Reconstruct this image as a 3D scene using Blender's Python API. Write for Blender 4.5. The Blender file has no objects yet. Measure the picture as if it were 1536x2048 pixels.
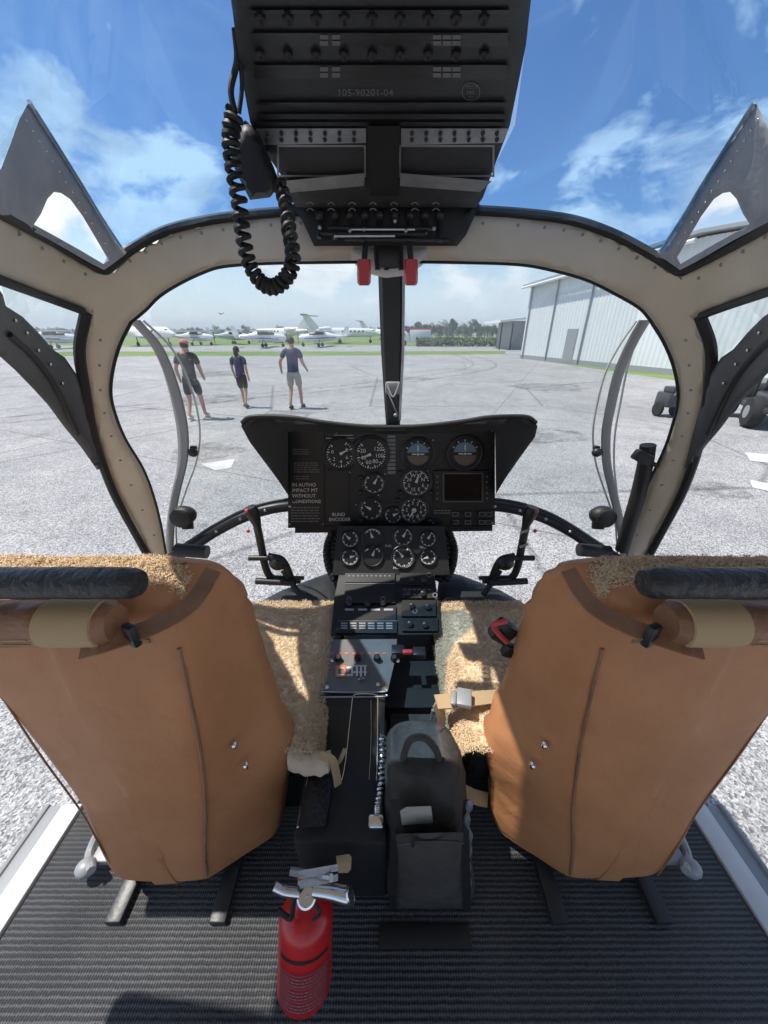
import bpy, bmesh, math, random
from mathutils import Vector, Matrix, noise
from mathutils.geometry import delaunay_2d_cdt
R = math.radians
random.seed(7)
SC = bpy.context.scene
COL = SC.collection

# ------------------------------------------------------------------ camera
FPX, CX, CY = 720.0, 768.0, 1024.0            # focal length and centre, in pixels of the 1536 x 2048 frame
PITCH = math.atan(359/720)
EYE = Vector((0, 0, 1.93))
cam = bpy.data.cameras.new('camera')
cam.sensor_fit = 'VERTICAL'; cam.sensor_height = 24; cam.lens = 24*FPX/2048
cam.clip_start = .02; cam.clip_end = 4000
camo = bpy.data.objects.new('camera', cam); COL.objects.link(camo)
camo.location = EYE; camo.rotation_euler = (R(90)-PITCH, 0, 0)
SC.camera = camo

# ------------------------------------------------------------------ sun and sky
SUN_EL, SUN_AZ = R(66), R(-84)                # azimuth from +Y, to the right positive
SUN_POWER, SKY_POWER, EXPOSURE = 3.6, .10, .72
sun = bpy.data.lights.new('sun', 'SUN'); sun.energy = SUN_POWER; sun.angle = R(.53); sun.color = (1, .95, .87)
suno = bpy.data.objects.new('sun', sun); COL.objects.link(suno)
sd = Vector((math.sin(SUN_AZ)*math.cos(SUN_EL), math.cos(SUN_AZ)*math.cos(SUN_EL), math.sin(SUN_EL)))
suno.rotation_euler = sd.to_track_quat('Z', 'Y').to_euler()
W = bpy.data.worlds.new('World'); SC.world = W; W.use_nodes = True
nt = W.node_tree; nt.nodes.clear()
def N(t, ty, **kw):
    n = t.nodes.new(ty)
    for k, v in kw.items():
        if k.startswith('i_'): n.inputs[k[2:].replace('_', ' ')].default_value = v
        else: setattr(n, k, v)
    return n
out = N(nt, 'ShaderNodeOutputWorld'); bg = N(nt, 'ShaderNodeBackground'); bg.inputs['Strength'].default_value = SKY_POWER
sky = N(nt, 'ShaderNodeTexSky', sky_type='NISHITA', sun_disc=False, sun_elevation=SUN_EL, sun_rotation=SUN_AZ, air_density=1.0, dust_density=.3, ozone_density=2.5)
tc = N(nt, 'ShaderNodeTexCoord'); sep = N(nt, 'ShaderNodeSeparateXYZ')
L = nt.links.new
L(tc.outputs['Generated'], sep.inputs[0])
def wm(op, a, b):
    n = N(nt, 'ShaderNodeMath', operation=op)
    for i, v in enumerate((a, b)):
        if isinstance(v, (int, float)): n.inputs[i].default_value = v
        elif v is not None: L(v, n.inputs[i])
    return n.outputs[0]
zz = wm('ADD', wm('MAXIMUM', sep.outputs[2], 0.0), .16)
cx_, cy_ = wm('DIVIDE', sep.outputs[0], zz), wm('DIVIDE', sep.outputs[1], zz)
comb = N(nt, 'ShaderNodeCombineXYZ'); L(wm('MULTIPLY', sep.outputs[0], 2.6), comb.inputs[0]); L(wm('MULTIPLY', sep.outputs[1], 2.6), comb.inputs[1]); L(wm('ADD', wm('MULTIPLY', sep.outputs[2], 4.6), 1.7), comb.inputs[2])
n1 = N(nt, 'ShaderNodeTexNoise'); n1.inputs['Scale'].default_value = 1.7; n1.inputs['Detail'].default_value = 12; n1.inputs['Roughness'].default_value = .55; n1.inputs['Distortion'].default_value = .25
L(comb.outputs[0], n1.inputs['Vector'])
acc = n1.outputs[0]
for az, el, rad, gain in ((-29, 17.5, .30, .17), (27, 19, .30, .17), (-9, 8, .20, .10), (15, 9, .22, .13), (44, 17, .26, .10), (-46, 15, .30, .13), (-6, 33, .14, .05)):
    c = (math.sin(R(az))*math.cos(R(el)), math.cos(R(az))*math.cos(R(el)), math.sin(R(el)))
    vd = N(nt, 'ShaderNodeVectorMath', operation='DISTANCE'); L(tc.outputs['Generated'], vd.inputs[0]); vd.inputs[1].default_value = c
    mr = N(nt, 'ShaderNodeMapRange', interpolation_type='SMOOTHSTEP'); mr.inputs[1].default_value = 0; mr.inputs[2].default_value = rad; mr.inputs[3].default_value = gain; mr.inputs[4].default_value = 0
    L(vd.outputs['Value'], mr.inputs[0]); acc = wm('ADD', acc, mr.outputs[0])
ramp = N(nt, 'ShaderNodeValToRGB'); ramp.color_ramp.elements[0].position = .585; ramp.color_ramp.elements[1].position = .655
L(acc, ramp.inputs[0])
n2 = N(nt, 'ShaderNodeTexNoise'); n2.inputs['Scale'].default_value = 2.6; n2.inputs['Detail'].default_value = 5; L(comb.outputs[0], n2.inputs['Vector'])
cr2 = N(nt, 'ShaderNodeValToRGB')
cr2.color_ramp.elements[0].position = .3; cr2.color_ramp.elements[0].color = (4.6, 4.9, 5.4, 1)
cr2.color_ramp.elements[1].position = .6; cr2.color_ramp.elements[1].color = (8.2, 8.3, 8.4, 1)
L(n2.outputs[0], cr2.inputs[0])
mix = N(nt, 'ShaderNodeMix', data_type='RGBA'); L(wm('MULTIPLY', ramp.outputs[0], .93), mix.inputs[0]); L(sky.outputs[0], mix.inputs[6]); L(cr2.outputs[0], mix.inputs[7])
hz = N(nt, 'ShaderNodeMapRange', interpolation_type='SMOOTHSTEP'); L(sep.outputs[2], hz.inputs[0]); hz.inputs[1].default_value = -.02; hz.inputs[2].default_value = .22; hz.inputs[3].default_value = .85; hz.inputs[4].default_value = 0
mix2 = N(nt, 'ShaderNodeMix', data_type='RGBA'); L(hz.outputs[0], mix2.inputs[0]); L(mix.outputs[2], mix2.inputs[6]); mix2.inputs[7].default_value = (5.3, 6.1, 6.9, 1)
L(mix2.outputs[2], bg.inputs[0]); L(bg.outputs[0], out.inputs[0])
VS = SC.view_settings
VS.view_transform = 'Standard'; VS.look = 'None'; VS.gamma = 1; VS.use_curve_mapping = False; VS.exposure = EXPOSURE

# ------------------------------------------------------------------ pixel -> world helpers (used to survey the place)
FW = Vector((0, math.cos(PITCH), -math.sin(PITCH))); UP = Vector((0, math.sin(PITCH), math.cos(PITCH))); RT = Vector((1, 0, 0))
def ray(px, py): return FW*FPX + RT*(px-CX) + UP*(CY-py)
def P(px, py, Y):
    r = ray(px, py); return EYE + r*(Y/r.y)
def G(px, py, z=0.0):
    r = ray(px, py); return EYE + r*((z-EYE.z)/r.z)
def near(v, d): return v + (EYE-v).normalized()*d
def lin(a, ya, b, yb):                          # Y (distance ahead) linear in image row
    return lambda px, py: a + (b-a)*(py-ya)/(yb-ya)

# ------------------------------------------------------------------ materials
MATS = {}
def mat(name, col, rough=.6, metal=0, bump=None, bscale=200, bdist=.002, var=None, vscale=6, spec=.5, coat=0, coords='Object', bump2=None):
    """principled material; bump = strength of fine noise; var = second colour mixed in by a large soft noise"""
    m = bpy.data.materials.new(name); m.use_nodes = True; t = m.node_tree; b = t.nodes['Principled BSDF']
    b.inputs['Base Color'].default_value = (*col, 1); b.inputs['Roughness'].default_value = rough
    b.inputs['Metallic'].default_value = metal; b.inputs['Specular IOR Level'].default_value = spec
    if coat: b.inputs['Coat Weight'].default_value = coat; b.inputs['Coat Roughness'].default_value = .1
    tcn = N(t, 'ShaderNodeTexCoord')
    if var:
        nz = N(t, 'ShaderNodeTexNoise'); nz.inputs['Scale'].default_value = vscale; nz.inputs['Detail'].default_value = 6; nz.inputs['Roughness'].default_value = .65
        t.links.new(tcn.outputs[coords], nz.inputs['Vector'])
        rp = N(t, 'ShaderNodeValToRGB'); rp.color_ramp.elements[0].position = .35; rp.color_ramp.elements[1].position = .68
        rp.color_ramp.elements[0].color = (*col, 1); rp.color_ramp.elements[1].color = (*var, 1)
        t.links.new(nz.outputs[0], rp.inputs[0]); t.links.new(rp.outputs[0], b.inputs['Base Color'])
    if bump:
        nb = N(t, 'ShaderNodeTexNoise'); nb.inputs['Scale'].default_value = bscale; nb.inputs['Detail'].default_value = 4
        t.links.new(tcn.outputs[coords], nb.inputs['Vector'])
        bp = N(t, 'ShaderNodeBump'); bp.inputs['Strength'].default_value = bump; bp.inputs['Distance'].default_value = bdist
        t.links.new(nb.outputs[0], bp.inputs['Height']); t.links.new(bp.outputs[0], b.inputs['Normal'])
        if bump2:
            nb2 = N(t, 'ShaderNodeTexNoise'); nb2.inputs['Scale'].default_value = bump2[1]; nb2.inputs['Detail'].default_value = 5; nb2.inputs['Distortion'].default_value = 1.2
            t.links.new(tcn.outputs[coords], nb2.inputs['Vector']); bp2 = N(t, 'ShaderNodeBump'); bp2.inputs['Strength'].default_value = bump2[0]; bp2.inputs['Distance'].default_value = bump2[2]
            t.links.new(nb2.outputs[0], bp2.inputs['Height']); t.links.new(bp2.outputs[0], bp.inputs['Normal'])
            rr = N(t, 'ShaderNodeMapRange'); rr.inputs[3].default_value = rough-.12; rr.inputs[4].default_value = rough+.2; t.links.new(nb2.outputs[0], rr.inputs[0]); t.links.new(rr.outputs[0], b.inputs['Roughness'])
    MATS[name] = m; return m
mat('cream_paint', (.70, .62, .50), .5, bump=.15, bscale=60, bdist=.002, var=(.60, .53, .41), vscale=6, bump2=(.12, 5, .01))
mat('white_paint', (.66, .66, .65), .4, bump=.1, bscale=80, var=(.58, .58, .57), vscale=5)
mat('grey_beam', (.40, .42, .46), .6, bump=.25, bscale=150, var=(.30, .32, .36), vscale=18)
mat('tan_leather', (.50, .225, .098), .5, bump=.45, bscale=330, bdist=.0010, var=(.42, .18, .076), vscale=6, bump2=(.22, 14, .010))
mat('tan_fold', (.32, .16, .085), .5, bump=.9, bscale=38, bdist=.006, var=(.19, .09, .048), vscale=9)
mat('light_leather', (.50, .42, .33), .5, bump=.7, bscale=30, bdist=.005, var=(.40, .31, .22), vscale=10)
mat('black_leather', (.022, .025, .03), .38, bump=.9, bscale=95, bdist=.004, bump2=(.4, 25, .006))
mat('black_plastic', (.012, .012, .013), .42, bump=.1, bscale=400)
mat('panel_black', (.011, .012, .013), .5, bump=.15, bscale=500, bdist=.0004, var=(.016, .016, .016), vscale=40)
mat('hood_black', (.010, .010, .011), .7, bump=.3, bscale=300, bdist=.0006)
mat('rubber', (.012, .012, .013), .55, bump=.2, bscale=200)
mat('dark_metal', (.03, .031, .034), .4, .3, bump=.2, bscale=120)
mat('door_dark', (.085, .09, .10), .45, bump=.2, bscale=140, var=(.06, .065, .072), vscale=8)
mat('overhead_dark', (.034, .036, .040), .55, bump=.2, bscale=150, var=(.022, .024, .027), vscale=12)
mat('alu', (.5, .52, .55), .38, .85, bump=.2, bscale=120, var=(.36, .38, .41), vscale=25)
mat('chrome', (.75, .75, .76), .18, 1)
mat('console_grey', (.17, .165, .16), .5, bump=.2, bscale=300, bdist=.0006, var=(.13, .126, .122), vscale=22)
mat('white_mark', (.58, .58, .56), .6)
mat('dim_mark', (.16, .165, .165), .6)
mat('road_paint', (.62, .62, .6), .8, var=(.45, .45, .44), vscale=3)
mat('orange_mark', (.75, .16, .03), .5)
mat('red_paint', (.62, .010, .012), .34, bump=.10, bscale=90, coat=.35, var=(.48, .012, .014), vscale=30)
mat('red_label', (.36, .014, .026), .4)
mat('red_plastic', (.55, .05, .06), .4)
mat('screen', (.006, .007, .009), .12)
mat('dial', (.008, .008, .008), .5)
mat('horizon_blue', (.12, .20, .26), .5); mat('horizon_brown', (.13, .10, .07), .5)
mat('bag_cloth', (.060, .054, .050), .75, bump=.9, bscale=45, bdist=.006, var=(.040, .036, .033), vscale=14)
mat('webbing', (.45, .32, .18), .75, bump=.5, bscale=500, bdist=.001)
mat('sheepskin', (.80, .64, .45), .95, var=(.70, .53, .34), vscale=25, spec=.05)
mat('cloth_cream', (.62, .5, .38), .85, bump=.6, bscale=60, bdist=.004)
mat('floor_dark', (.012, .012, .014), .8)
mat('skin', (.47, .26, .18), .6); mat('navy', (.025, .035, .085), .8, bump=.4, bscale=20, bdist=.02); mat('black_cloth', (.015, .015, .017), .8, bump=.4, bscale=20, bdist=.02)
mat('beige_cloth', (.36, .33, .29), .8, bump=.4, bscale=20, bdist=.02); mat('hair', (.03, .02, .014), .7); mat('pink_cap', (.55, .16, .17), .8)
mat('shoe_dark', (.03, .028, .028), .6); mat('shoe_light', (.5, .48, .46), .6)
mat('bark', (.09, .07, .05), .9, bump=.5, bscale=10, bdist=.05)
for i, c in enumerate([(.045, .075, .03), (.06, .095, .038), (.035, .06, .028)]): mat('leaf%d' % i, c, .7, var=(c[0]*1.5, c[1]*1.45, c[2]*1.4), vscale=.6)
mat('plane_white', (.78, .78, .78), .3, coat=.3); mat('plane_blue', (.10, .16, .30), .35); mat('plane_dark', (.05, .05, .055), .3); mat('plane_red', (.45, .04, .05), .35)
mat('tyre', (.015, .015, .015), .85, bump=.6, bscale=60, bdist=.01)
mat('grey_steel', (.3, .31, .32), .5, .2, bump=.2, bscale=30)

def glass(name, tint, refl=.05):
    m = bpy.data.materials.new(name); m.use_nodes = True; t = m.node_tree; t.nodes.clear()
    o = N(t, 'ShaderNodeOutputMaterial'); tr = N(t, 'ShaderNodeBsdfTransparent'); tr.inputs[0].default_value = (*tint, 1)
    gl = N(t, 'ShaderNodeBsdfGlossy'); gl.inputs['Roughness'].default_value = .03
    fr = N(t, 'ShaderNodeLayerWeight'); fr.inputs[0].default_value = .5
    pw = N(t, 'ShaderNodeMath', operation='POWER'); t.links.new(fr.outputs['Facing'], pw.inputs[0]); pw.inputs[1].default_value = 4
    ml = N(t, 'ShaderNodeMath', operation='MULTIPLY_ADD'); t.links.new(pw.outputs[0], ml.inputs[0]); ml.inputs[1].default_value = .35; ml.inputs[2].default_value = .03
    mx = N(t, 'ShaderNodeMixShader'); t.links.new(ml.outputs[0], mx.inputs[0]); t.links.new(tr.outputs[0], mx.inputs[1]); t.links.new(gl.outputs[0], mx.inputs[2])
    # a film of dust and wipe marks on the pane
    tcn = N(t, 'ShaderNodeTexCoord'); nz = N(t, 'ShaderNodeTexNoise'); nz.inputs['Scale'].default_value = 7; nz.inputs['Detail'].default_value = 8; nz.inputs['Roughness'].default_value = .7; nz.inputs['Distortion'].default_value = 1.5
    t.links.new(tcn.outputs['Object'], nz.inputs['Vector']); mr = N(t, 'ShaderNodeMapRange'); t.links.new(nz.outputs[0], mr.inputs[0]); mr.inputs[1].default_value = .42; mr.inputs[2].default_value = .8; mr.inputs[3].default_value = .006; mr.inputs[4].default_value = .05
    df = N(t, 'ShaderNodeBsdfTranslucent'); df.inputs[0].default_value = (.9, .9, .9, 1); m2 = N(t, 'ShaderNodeMixShader'); t.links.new(mr.outputs[0], m2.inputs[0]); t.links.new(mx.outputs[0], m2.inputs[1]); t.links.new(df.outputs[0], m2.inputs[2]); t.links.new(m2.outputs[0], o.inputs[0])
    MATS[name] = m; return m
glass('clear_glass', (.93, .95, .95)); glass('tint_glass', (.64, .79, .93))

def ground_mat():
    m = bpy.data.materials.new('asphalt'); m.use_nodes = True; t = m.node_tree; b = t.nodes['Principled BSDF']; l = t.links.new
    tcn = N(t, 'ShaderNodeTexCoord')
    def nz(sc, det, ro=.6, dist=0):
        n = N(t, 'ShaderNodeTexNoise'); n.inputs['Scale'].default_value = sc; n.inputs['Detail'].default_value = det; n.inputs['Roughness'].default_value = ro; n.inputs['Distortion'].default_value = dist
        l(tcn.outputs['Object'], n.inputs['Vector']); return n.outputs[0]
    def rp(f, a, ca, b_, cb):
        r = N(t, 'ShaderNodeValToRGB'); r.color_ramp.elements[0].position = a; r.color_ramp.elements[0].color = (*ca, 1); r.color_ramp.elements[1].position = b_; r.color_ramp.elements[1].color = (*cb, 1)
        l(f, r.inputs[0]); return r.outputs[0]
    v = N(t, 'ShaderNodeTexVoronoi'); v.inputs['Scale'].default_value = 95; l(tcn.outputs['Object'], v.inputs['Vector'])
    stones = rp(v.outputs['Color'], .15, (.17, .17, .175), .85, (.60, .60, .60))
    fine = rp(nz(160, 3), .35, (.62, .62, .62), .65, (1.2, 1.2, 1.2))
    big = rp(nz(.35, 6, .65, .6), .3, (.80, .80, .81), .7, (1.10, 1.09, 1.07))
    streak = rp(nz(1.7, 7, .7, 1.2), .38, (.86, .86, .87), .6, (1.03, 1.03, 1.03))
    def mul(a, b2):
        x = N(t, 'ShaderNodeMix', data_type='RGBA', blend_type='MULTIPLY'); x.inputs[0].default_value = 1; l(a, x.inputs[6]); l(b2, x.inputs[7]); return x.outputs[2]
    c = mul(mul(mul(stones, fine), big), streak)
    stain = rp(nz(.9, 4, .5, .3), .60, (1, 1, 1), .74, (.72, .72, .73))
    c = mul(c, stain)
    br = N(t, 'ShaderNodeTexBrick'); br.offset = .0; br.inputs['Scale'].default_value = 1; br.inputs['Brick Width'].default_value = 7.5; br.inputs['Row Height'].default_value = 6.0; br.inputs['Mortar Size'].default_value = .018; br.inputs['Mortar Smooth'].default_value = .3
    br.inputs['Color1'].default_value = (1, 1, 1, 1); br.inputs['Color2'].default_value = (.95, .95, .955, 1); br.inputs['Mortar'].default_value = (.62, .61, .6, 1); mpb = N(t, 'ShaderNodeMapping'); mpb.inputs['Rotation'].default_value = (0, 0, .42); mpb.inputs['Location'].default_value = (1.3, 2.2, 0)
    l(tcn.outputs['Object'], mpb.inputs[0]); l(mpb.outputs[0], br.inputs['Vector']); c = mul(c, br.outputs['Color'])
    # seams and long hairline cracks of the old apron
    w = N(t, 'ShaderNodeTexVoronoi', feature='DISTANCE_TO_EDGE'); w.inputs['Scale'].default_value = .16; l(tcn.outputs['Object'], w.inputs['Vector'])
    cr = rp(w.outputs['Distance'], .002, (.62, .62, .62), .008, (1, 1, 1))
    c = mul(c, cr)
    l(c, b.inputs['Base Color']); b.inputs['Roughness'].default_value = .85; b.inputs['Specular IOR Level'].default_value = .25
    bp = N(t, 'ShaderNodeBump'); bp.inputs['Strength'].default_value = .6; bp.inputs['Distance'].default_value = .006
    l(v.outputs['Distance'], bp.inputs['Height']); l(bp.outputs[0], b.inputs['Normal']); MATS['asphalt'] = m
ground_mat()
def fleece(b, surf, n, ln, seed):
    """n curled tufts standing on surf(u,v) -> (point, normal)"""
    rnd = random.Random(seed)
    for i in range(n):
        p, nr = surf(rnd.random(), rnd.random()); hh = noise.noise(p*130)+.6*noise.noise(p*60); p = p+nr*hh*.0035
        d = (nr*1.0+Vector((rnd.gauss(0, .42), rnd.gauss(0, .42), rnd.gauss(0, .42)))).normalized(); sd_ = d.orthogonal().normalized()
        a = rnd.random()*6.28; sd_ = (sd_*math.cos(a)+d.cross(sd_)*math.sin(a)); cu = d.cross(sd_); l = ln*rnd.uniform(.6, 1.3); w = .00045*rnd.uniform(.7, 1.5)
        q = (p, p+d*l*.5+cu*l*.08, p+d*l*.72+cu*l*.40, p+d*l*.5+cu*l*.72)
        b.add([q[0]-sd_*w, q[0]+sd_*w, q[1]-sd_*w, q[1]+sd_*w, q[2]-sd_*w, q[2]+sd_*w, q[3]], [[0, 1, 3, 2], [2, 3, 5, 4], [4, 5, 6]])
def mat_rib():                                   # woven ribbed rubber matting
    m = bpy.data.materials.new('ribbed_mat'); m.use_nodes = True; t = m.node_tree; b = t.nodes['Principled BSDF']; l = t.links.new
    tcn = N(t, 'ShaderNodeTexCoord')
    def wave(direction, sc, dist):
        w = N(t, 'ShaderNodeTexWave', bands_direction=direction); w.inputs['Scale'].default_value = sc; w.inputs['Distortion'].default_value = dist; w.inputs['Detail'].default_value = 2; w.inputs['Detail Scale'].default_value = 3
        l(tcn.outputs['Object'], w.inputs['Vector']); return w.outputs[0]
    a, c = wave('Y', 34, 1.2), wave('X', 60, 1.5)
    nz = N(t, 'ShaderNodeTexNoise'); nz.inputs['Scale'].default_value = 300; l(tcn.outputs['Object'], nz.inputs['Vector'])
    nb = N(t, 'ShaderNodeTexNoise'); nb.inputs['Scale'].default_value = 5; nb.inputs['Detail'].default_value = 5; l(tcn.outputs['Object'], nb.inputs['Vector'])
    def ma(op, x, y):
        n = N(t, 'ShaderNodeMath', operation=op)
        for i, q in enumerate((x, y)):
            if isinstance(q, (int, float)): n.inputs[i].default_value = q
            else: l(q, n.inputs[i])
        return n.outputs[0]
    h = ma('ADD', ma('MULTIPLY', a, .6), ma('MULTIPLY', ma('MULTIPLY', c, nz.outputs[0]), .8))
    r = N(t, 'ShaderNodeValToRGB'); r.color_ramp.elements[0].position = .25; r.color_ramp.elements[0].color = (.010, .011, .013, 1); r.color_ramp.elements[1].position = 1.0; r.color_ramp.elements[1].color = (.095, .10, .11, 1)
    l(ma('MULTIPLY', h, ma('ADD', nb.outputs[0], .5)), r.inputs[0])
    du = N(t, 'ShaderNodeTexNoise'); du.inputs['Scale'].default_value = 3.5; du.inputs['Detail'].default_value = 8; du.inputs['Roughness'].default_value = .7; l(tcn.outputs['Object'], du.inputs['Vector'])
    gr = N(t, 'ShaderNodeTexNoise'); gr.inputs['Scale'].default_value = 420; gr.inputs['Detail'].default_value = 1; l(tcn.outputs['Object'], gr.inputs['Vector'])
    dm = N(t, 'ShaderNodeMapRange'); l(du.outputs[0], dm.inputs[0]); dm.inputs[1].default_value = .48; dm.inputs[2].default_value = .75; dm.inputs[4].default_value = .35
    gm = N(t, 'ShaderNodeMapRange'); l(gr.outputs[0], gm.inputs[0]); gm.inputs[1].default_value = .73; gm.inputs[2].default_value = .78; gm.inputs[4].default_value = .8
    mxd = N(t, 'ShaderNodeMix', data_type='RGBA'); l(ma('MAXIMUM', dm.outputs[0], gm.outputs[0]), mxd.inputs[0]); l(r.outputs[0], mxd.inputs[6]); mxd.inputs[7].default_value = (.10, .095, .085, 1)
    l(mxd.outputs[2], b.inputs['Base Color'])
    b.inputs['Roughness'].default_value = .6
    bp = N(t, 'ShaderNodeBump'); bp.inputs['Strength'].default_value = .8; bp.inputs['Distance'].default_value = .003
    l(h, bp.inputs['Height']); l(bp.outputs[0], b.inputs['Normal']); MATS['ribbed_mat'] = m
mat_rib()
def mat_grass():
    m = mat('grass', (.10, .17, .035), .9, bump=.8, bscale=3, bdist=.1, var=(.17, .24, .06), vscale=.5)
mat_grass()
def mat_corr():
    m = mat('corrugated', (.66, .69, .70), .45); t = m.node_tree; b = t.nodes['Principled BSDF']
    tcn = N(t, 'ShaderNodeTexCoord'); nz = N(t, 'ShaderNodeTexNoise'); nz.inputs['Scale'].default_value = 1.2; nz.inputs['Detail'].default_value = 6
    mp = N(t, 'ShaderNodeMapping'); mp.inputs['Scale'].default_value = (6, 6, .25); t.links.new(tcn.outputs['Object'], mp.inputs[0]); t.links.new(mp.outputs[0], nz.inputs['Vector'])
    r = N(t, 'ShaderNodeValToRGB'); r.color_ramp.elements[0].color = (.58, .61, .62, 1); r.color_ramp.elements[1].color = (.70, .73, .74, 1); t.links.new(nz.outputs[0], r.inputs[0]); t.links.new(r.outputs[0], b.inputs['Base Color'])
mat_corr()
def mat_skid():
    m = bpy.data.materials.new('skid'); m.use_nodes = True; t = m.node_tree; b = t.nodes['Principled BSDF']; b.inputs['Base Color'].default_value = (.05, .05, .05, 1); b.inputs['Roughness'].default_value = .9
    tcn = N(t, 'ShaderNodeTexCoord'); nz = N(t, 'ShaderNodeTexNoise'); nz.inputs['Scale'].default_value = 2.5; nz.inputs['Detail'].default_value = 9; nz.inputs['Roughness'].default_value = .75
    t.links.new(tcn.outputs['Object'], nz.inputs['Vector']); mr = N(t, 'ShaderNodeMapRange'); t.links.new(nz.outputs[0], mr.inputs[0]); mr.inputs[1].default_value = .42; mr.inputs[2].default_value = .72; mr.inputs[3].default_value = 0; mr.inputs[4].default_value = .5
    t.links.new(mr.outputs[0], b.inputs['Alpha']); MATS['skid'] = m
mat_skid()

# ------------------------------------------------------------------ mesh builder
def catmull(pts, n):
    pts = [Vector(p) for p in pts]
    if len(pts) == 2: return [pts[0].lerp(pts[1], i/(n-1)) for i in range(n)]
    ext = [2*pts[0]-pts[1]] + pts + [2*pts[-1]-pts[-2]]
    res = []; m = len(pts)-1
    for i in range(n):
        u = i/(n-1)*m; k = min(int(u), m-1); s = u-k
        a, b, c, d = ext[k:k+4]
        res.append(.5*((2*b)+(c-a)*s+(2*a-5*b+4*c-d)*s*s+(3*b-a-3*c+d)*s**3))
    return res
class MB:
    def __init__(s): s.v = []; s.f = []; s.m = []; s.cur = 0
    def add(s, vs, fs):
        o = len(s.v); s.v += [Vector(v) for v in vs]
        for f in fs: s.f.append([i+o for i in f]); s.m.append(s.cur)
        return s
    def box(s, c, size, M=None, bev=0):
        bm = bmesh.new(); bmesh.ops.create_cube(bm, size=1)
        for v in bm.verts: v.co = Vector((v.co.x*size[0], v.co.y*size[1], v.co.z*size[2]))
        if bev: bmesh.ops.bevel(bm, geom=bm.edges[:], offset=bev, segments=2, affect='EDGES', profile=.5)
        return s.bm(bm, (Matrix.Translation(c) @ (M or Matrix())))
    def bm(s, bm, M=Matrix()):
        bm.verts.index_update(); s.add([M @ v.co for v in bm.verts], [[v.index for v in f.verts] for f in bm.faces]); bm.free(); return s
    def tube(s, path, r, n=10, k=None, caps=True):
        path = catmull(path, k) if k else [Vector(p) for p in path]
        m = len(path); vs = []; fs = []; nrm = None
        for i, p in enumerate(path):
            t = (path[min(i+1, m-1)]-path[max(i-1, 0)]).normalized()
            if nrm is None: nrm = t.orthogonal().normalized()
            nrm = (nrm - t*nrm.dot(t)); nrm = nrm.normalized() if nrm.length > 1e-6 else t.orthogonal().normalized()
            b = t.cross(nrm); rr = r(i/(m-1)) if callable(r) else r
            for j in range(n):
                a = 2*math.pi*j/n; vs.append(p+(nrm*math.cos(a)+b*math.sin(a))*rr)
        for i in range(m-1):
            for j in range(n): fs.append([i*n+j, i*n+(j+1) % n, (i+1)*n+(j+1) % n, (i+1)*n+j])
        if caps: fs.append(list(range(n))[::-1]); fs.append([(m-1)*n+j for j in range(n)])
        return s.add(vs, fs)
    def loft(s, secs, caps=True):
        n = len(secs[0]); vs = [v for q in secs for v in q]; fs = []
        for i in range(len(secs)-1):
            for j in range(n): fs.append([i*n+j, i*n+(j+1) % n, (i+1)*n+(j+1) % n, (i+1)*n+j])
        if caps: fs.append(list(range(n))[::-1]); fs.append([(len(secs)-1)*n+j for j in range(n)])
        return s.add(vs, fs)
    def lathe(s, prof, M=Matrix(), n=24):                    # prof: (radius, height) along local z
        secs = [[M @ Vector((r*math.cos(2*math.pi*j/n), r*math.sin(2*math.pi*j/n), h)) for j in range(n)] for r, h in prof]
        return s.loft(secs)
    def ball(s, c, r, M=Matrix(), seg=12):
        bm = bmesh.new(); bmesh.ops.create_uvsphere(bm, u_segments=seg, v_segments=max(6, seg*2//3), radius=1)
        rr = r if hasattr(r, '__len__') else (r, r, r)
        return s.bm(bm, Matrix.Translation(c) @ M @ Matrix.Diagonal((*rr, 1)))
    def slab(s, quad, thick, away=None):
        """box whose visible face is the given quad, thickened away from the eye"""
        q = [Vector(v) for v in quad]; d = away or (sum(q, Vector())/len(q)-EYE).normalized(); n = len(q)
        vs = q+[v+d*thick for v in q]
        return s.add(vs, [list(range(n)), list(range(n, 2*n))[::-1]]+[[i, (i+1) % n, n+(i+1) % n, n+i] for i in range(n)])
    def sheet(s, outline, Yf, thick=.03, step=14, roll=0, rollw=14, hole=None, proud=0):
        """solid sheet whose outline is surveyed in the image and whose distance is Yf(px,py)"""
        def dens(o):
            r = []
            for i, a in enumerate(o):
                b = o[(i+1) % len(o)]; k = max(1, int(math.dist(a, b)/step))
                r += [(a[0]+(b[0]-a[0])*j/k, a[1]+(b[1]-a[1])*j/k) for j in range(k)]
            return r
        o = dens(outline); h = dens(hole) if hole else []
        def inside(p, poly):
            c = False; j = len(poly)-1
            for i in range(len(poly)):
                xi, yi = poly[i]; xj, yj = poly[j]
                if (yi > p[1]) != (yj > p[1]) and p[0] < (xj-xi)*(p[1]-yi)/(yj-yi)+xi: c = not c
                j = i
            return c
        bd = o+h
        def dist(p):
            best = 1e9
            for poly in ((outline, hole) if hole else (outline,)):
                for i, a in enumerate(poly):
                    b = poly[(i+1) % len(poly)]; dx, dy = b[0]-a[0], b[1]-a[1]; l2 = dx*dx+dy*dy or 1e-9
                    t = max(0, min(1, ((p[0]-a[0])*dx+(p[1]-a[1])*dy)/l2)); best = min(best, math.hypot(p[0]-a[0]-t*dx, p[1]-a[1]-t*dy))
            return best
        pts = list(bd); x0, x1 = min(p[0] for p in o), max(p[0] for p in o); y0, y1 = min(p[1] for p in o), max(p[1] for p in o)
        yy = y0+step/2
        while yy < y1:
            xx = x0+step/2
            while xx < x1:
                p = (xx, yy)
                if inside(p, outline) and not (hole and inside(p, hole)) and dist(p) > step*.45: pts.append(p)
                xx += step
            yy += step
        no, nh = len(o), len(h)
        edges = [(i, (i+1) % no) for i in range(no)]+[(no+i, no+(i+1) % nh) for i in range(nh)]
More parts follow.
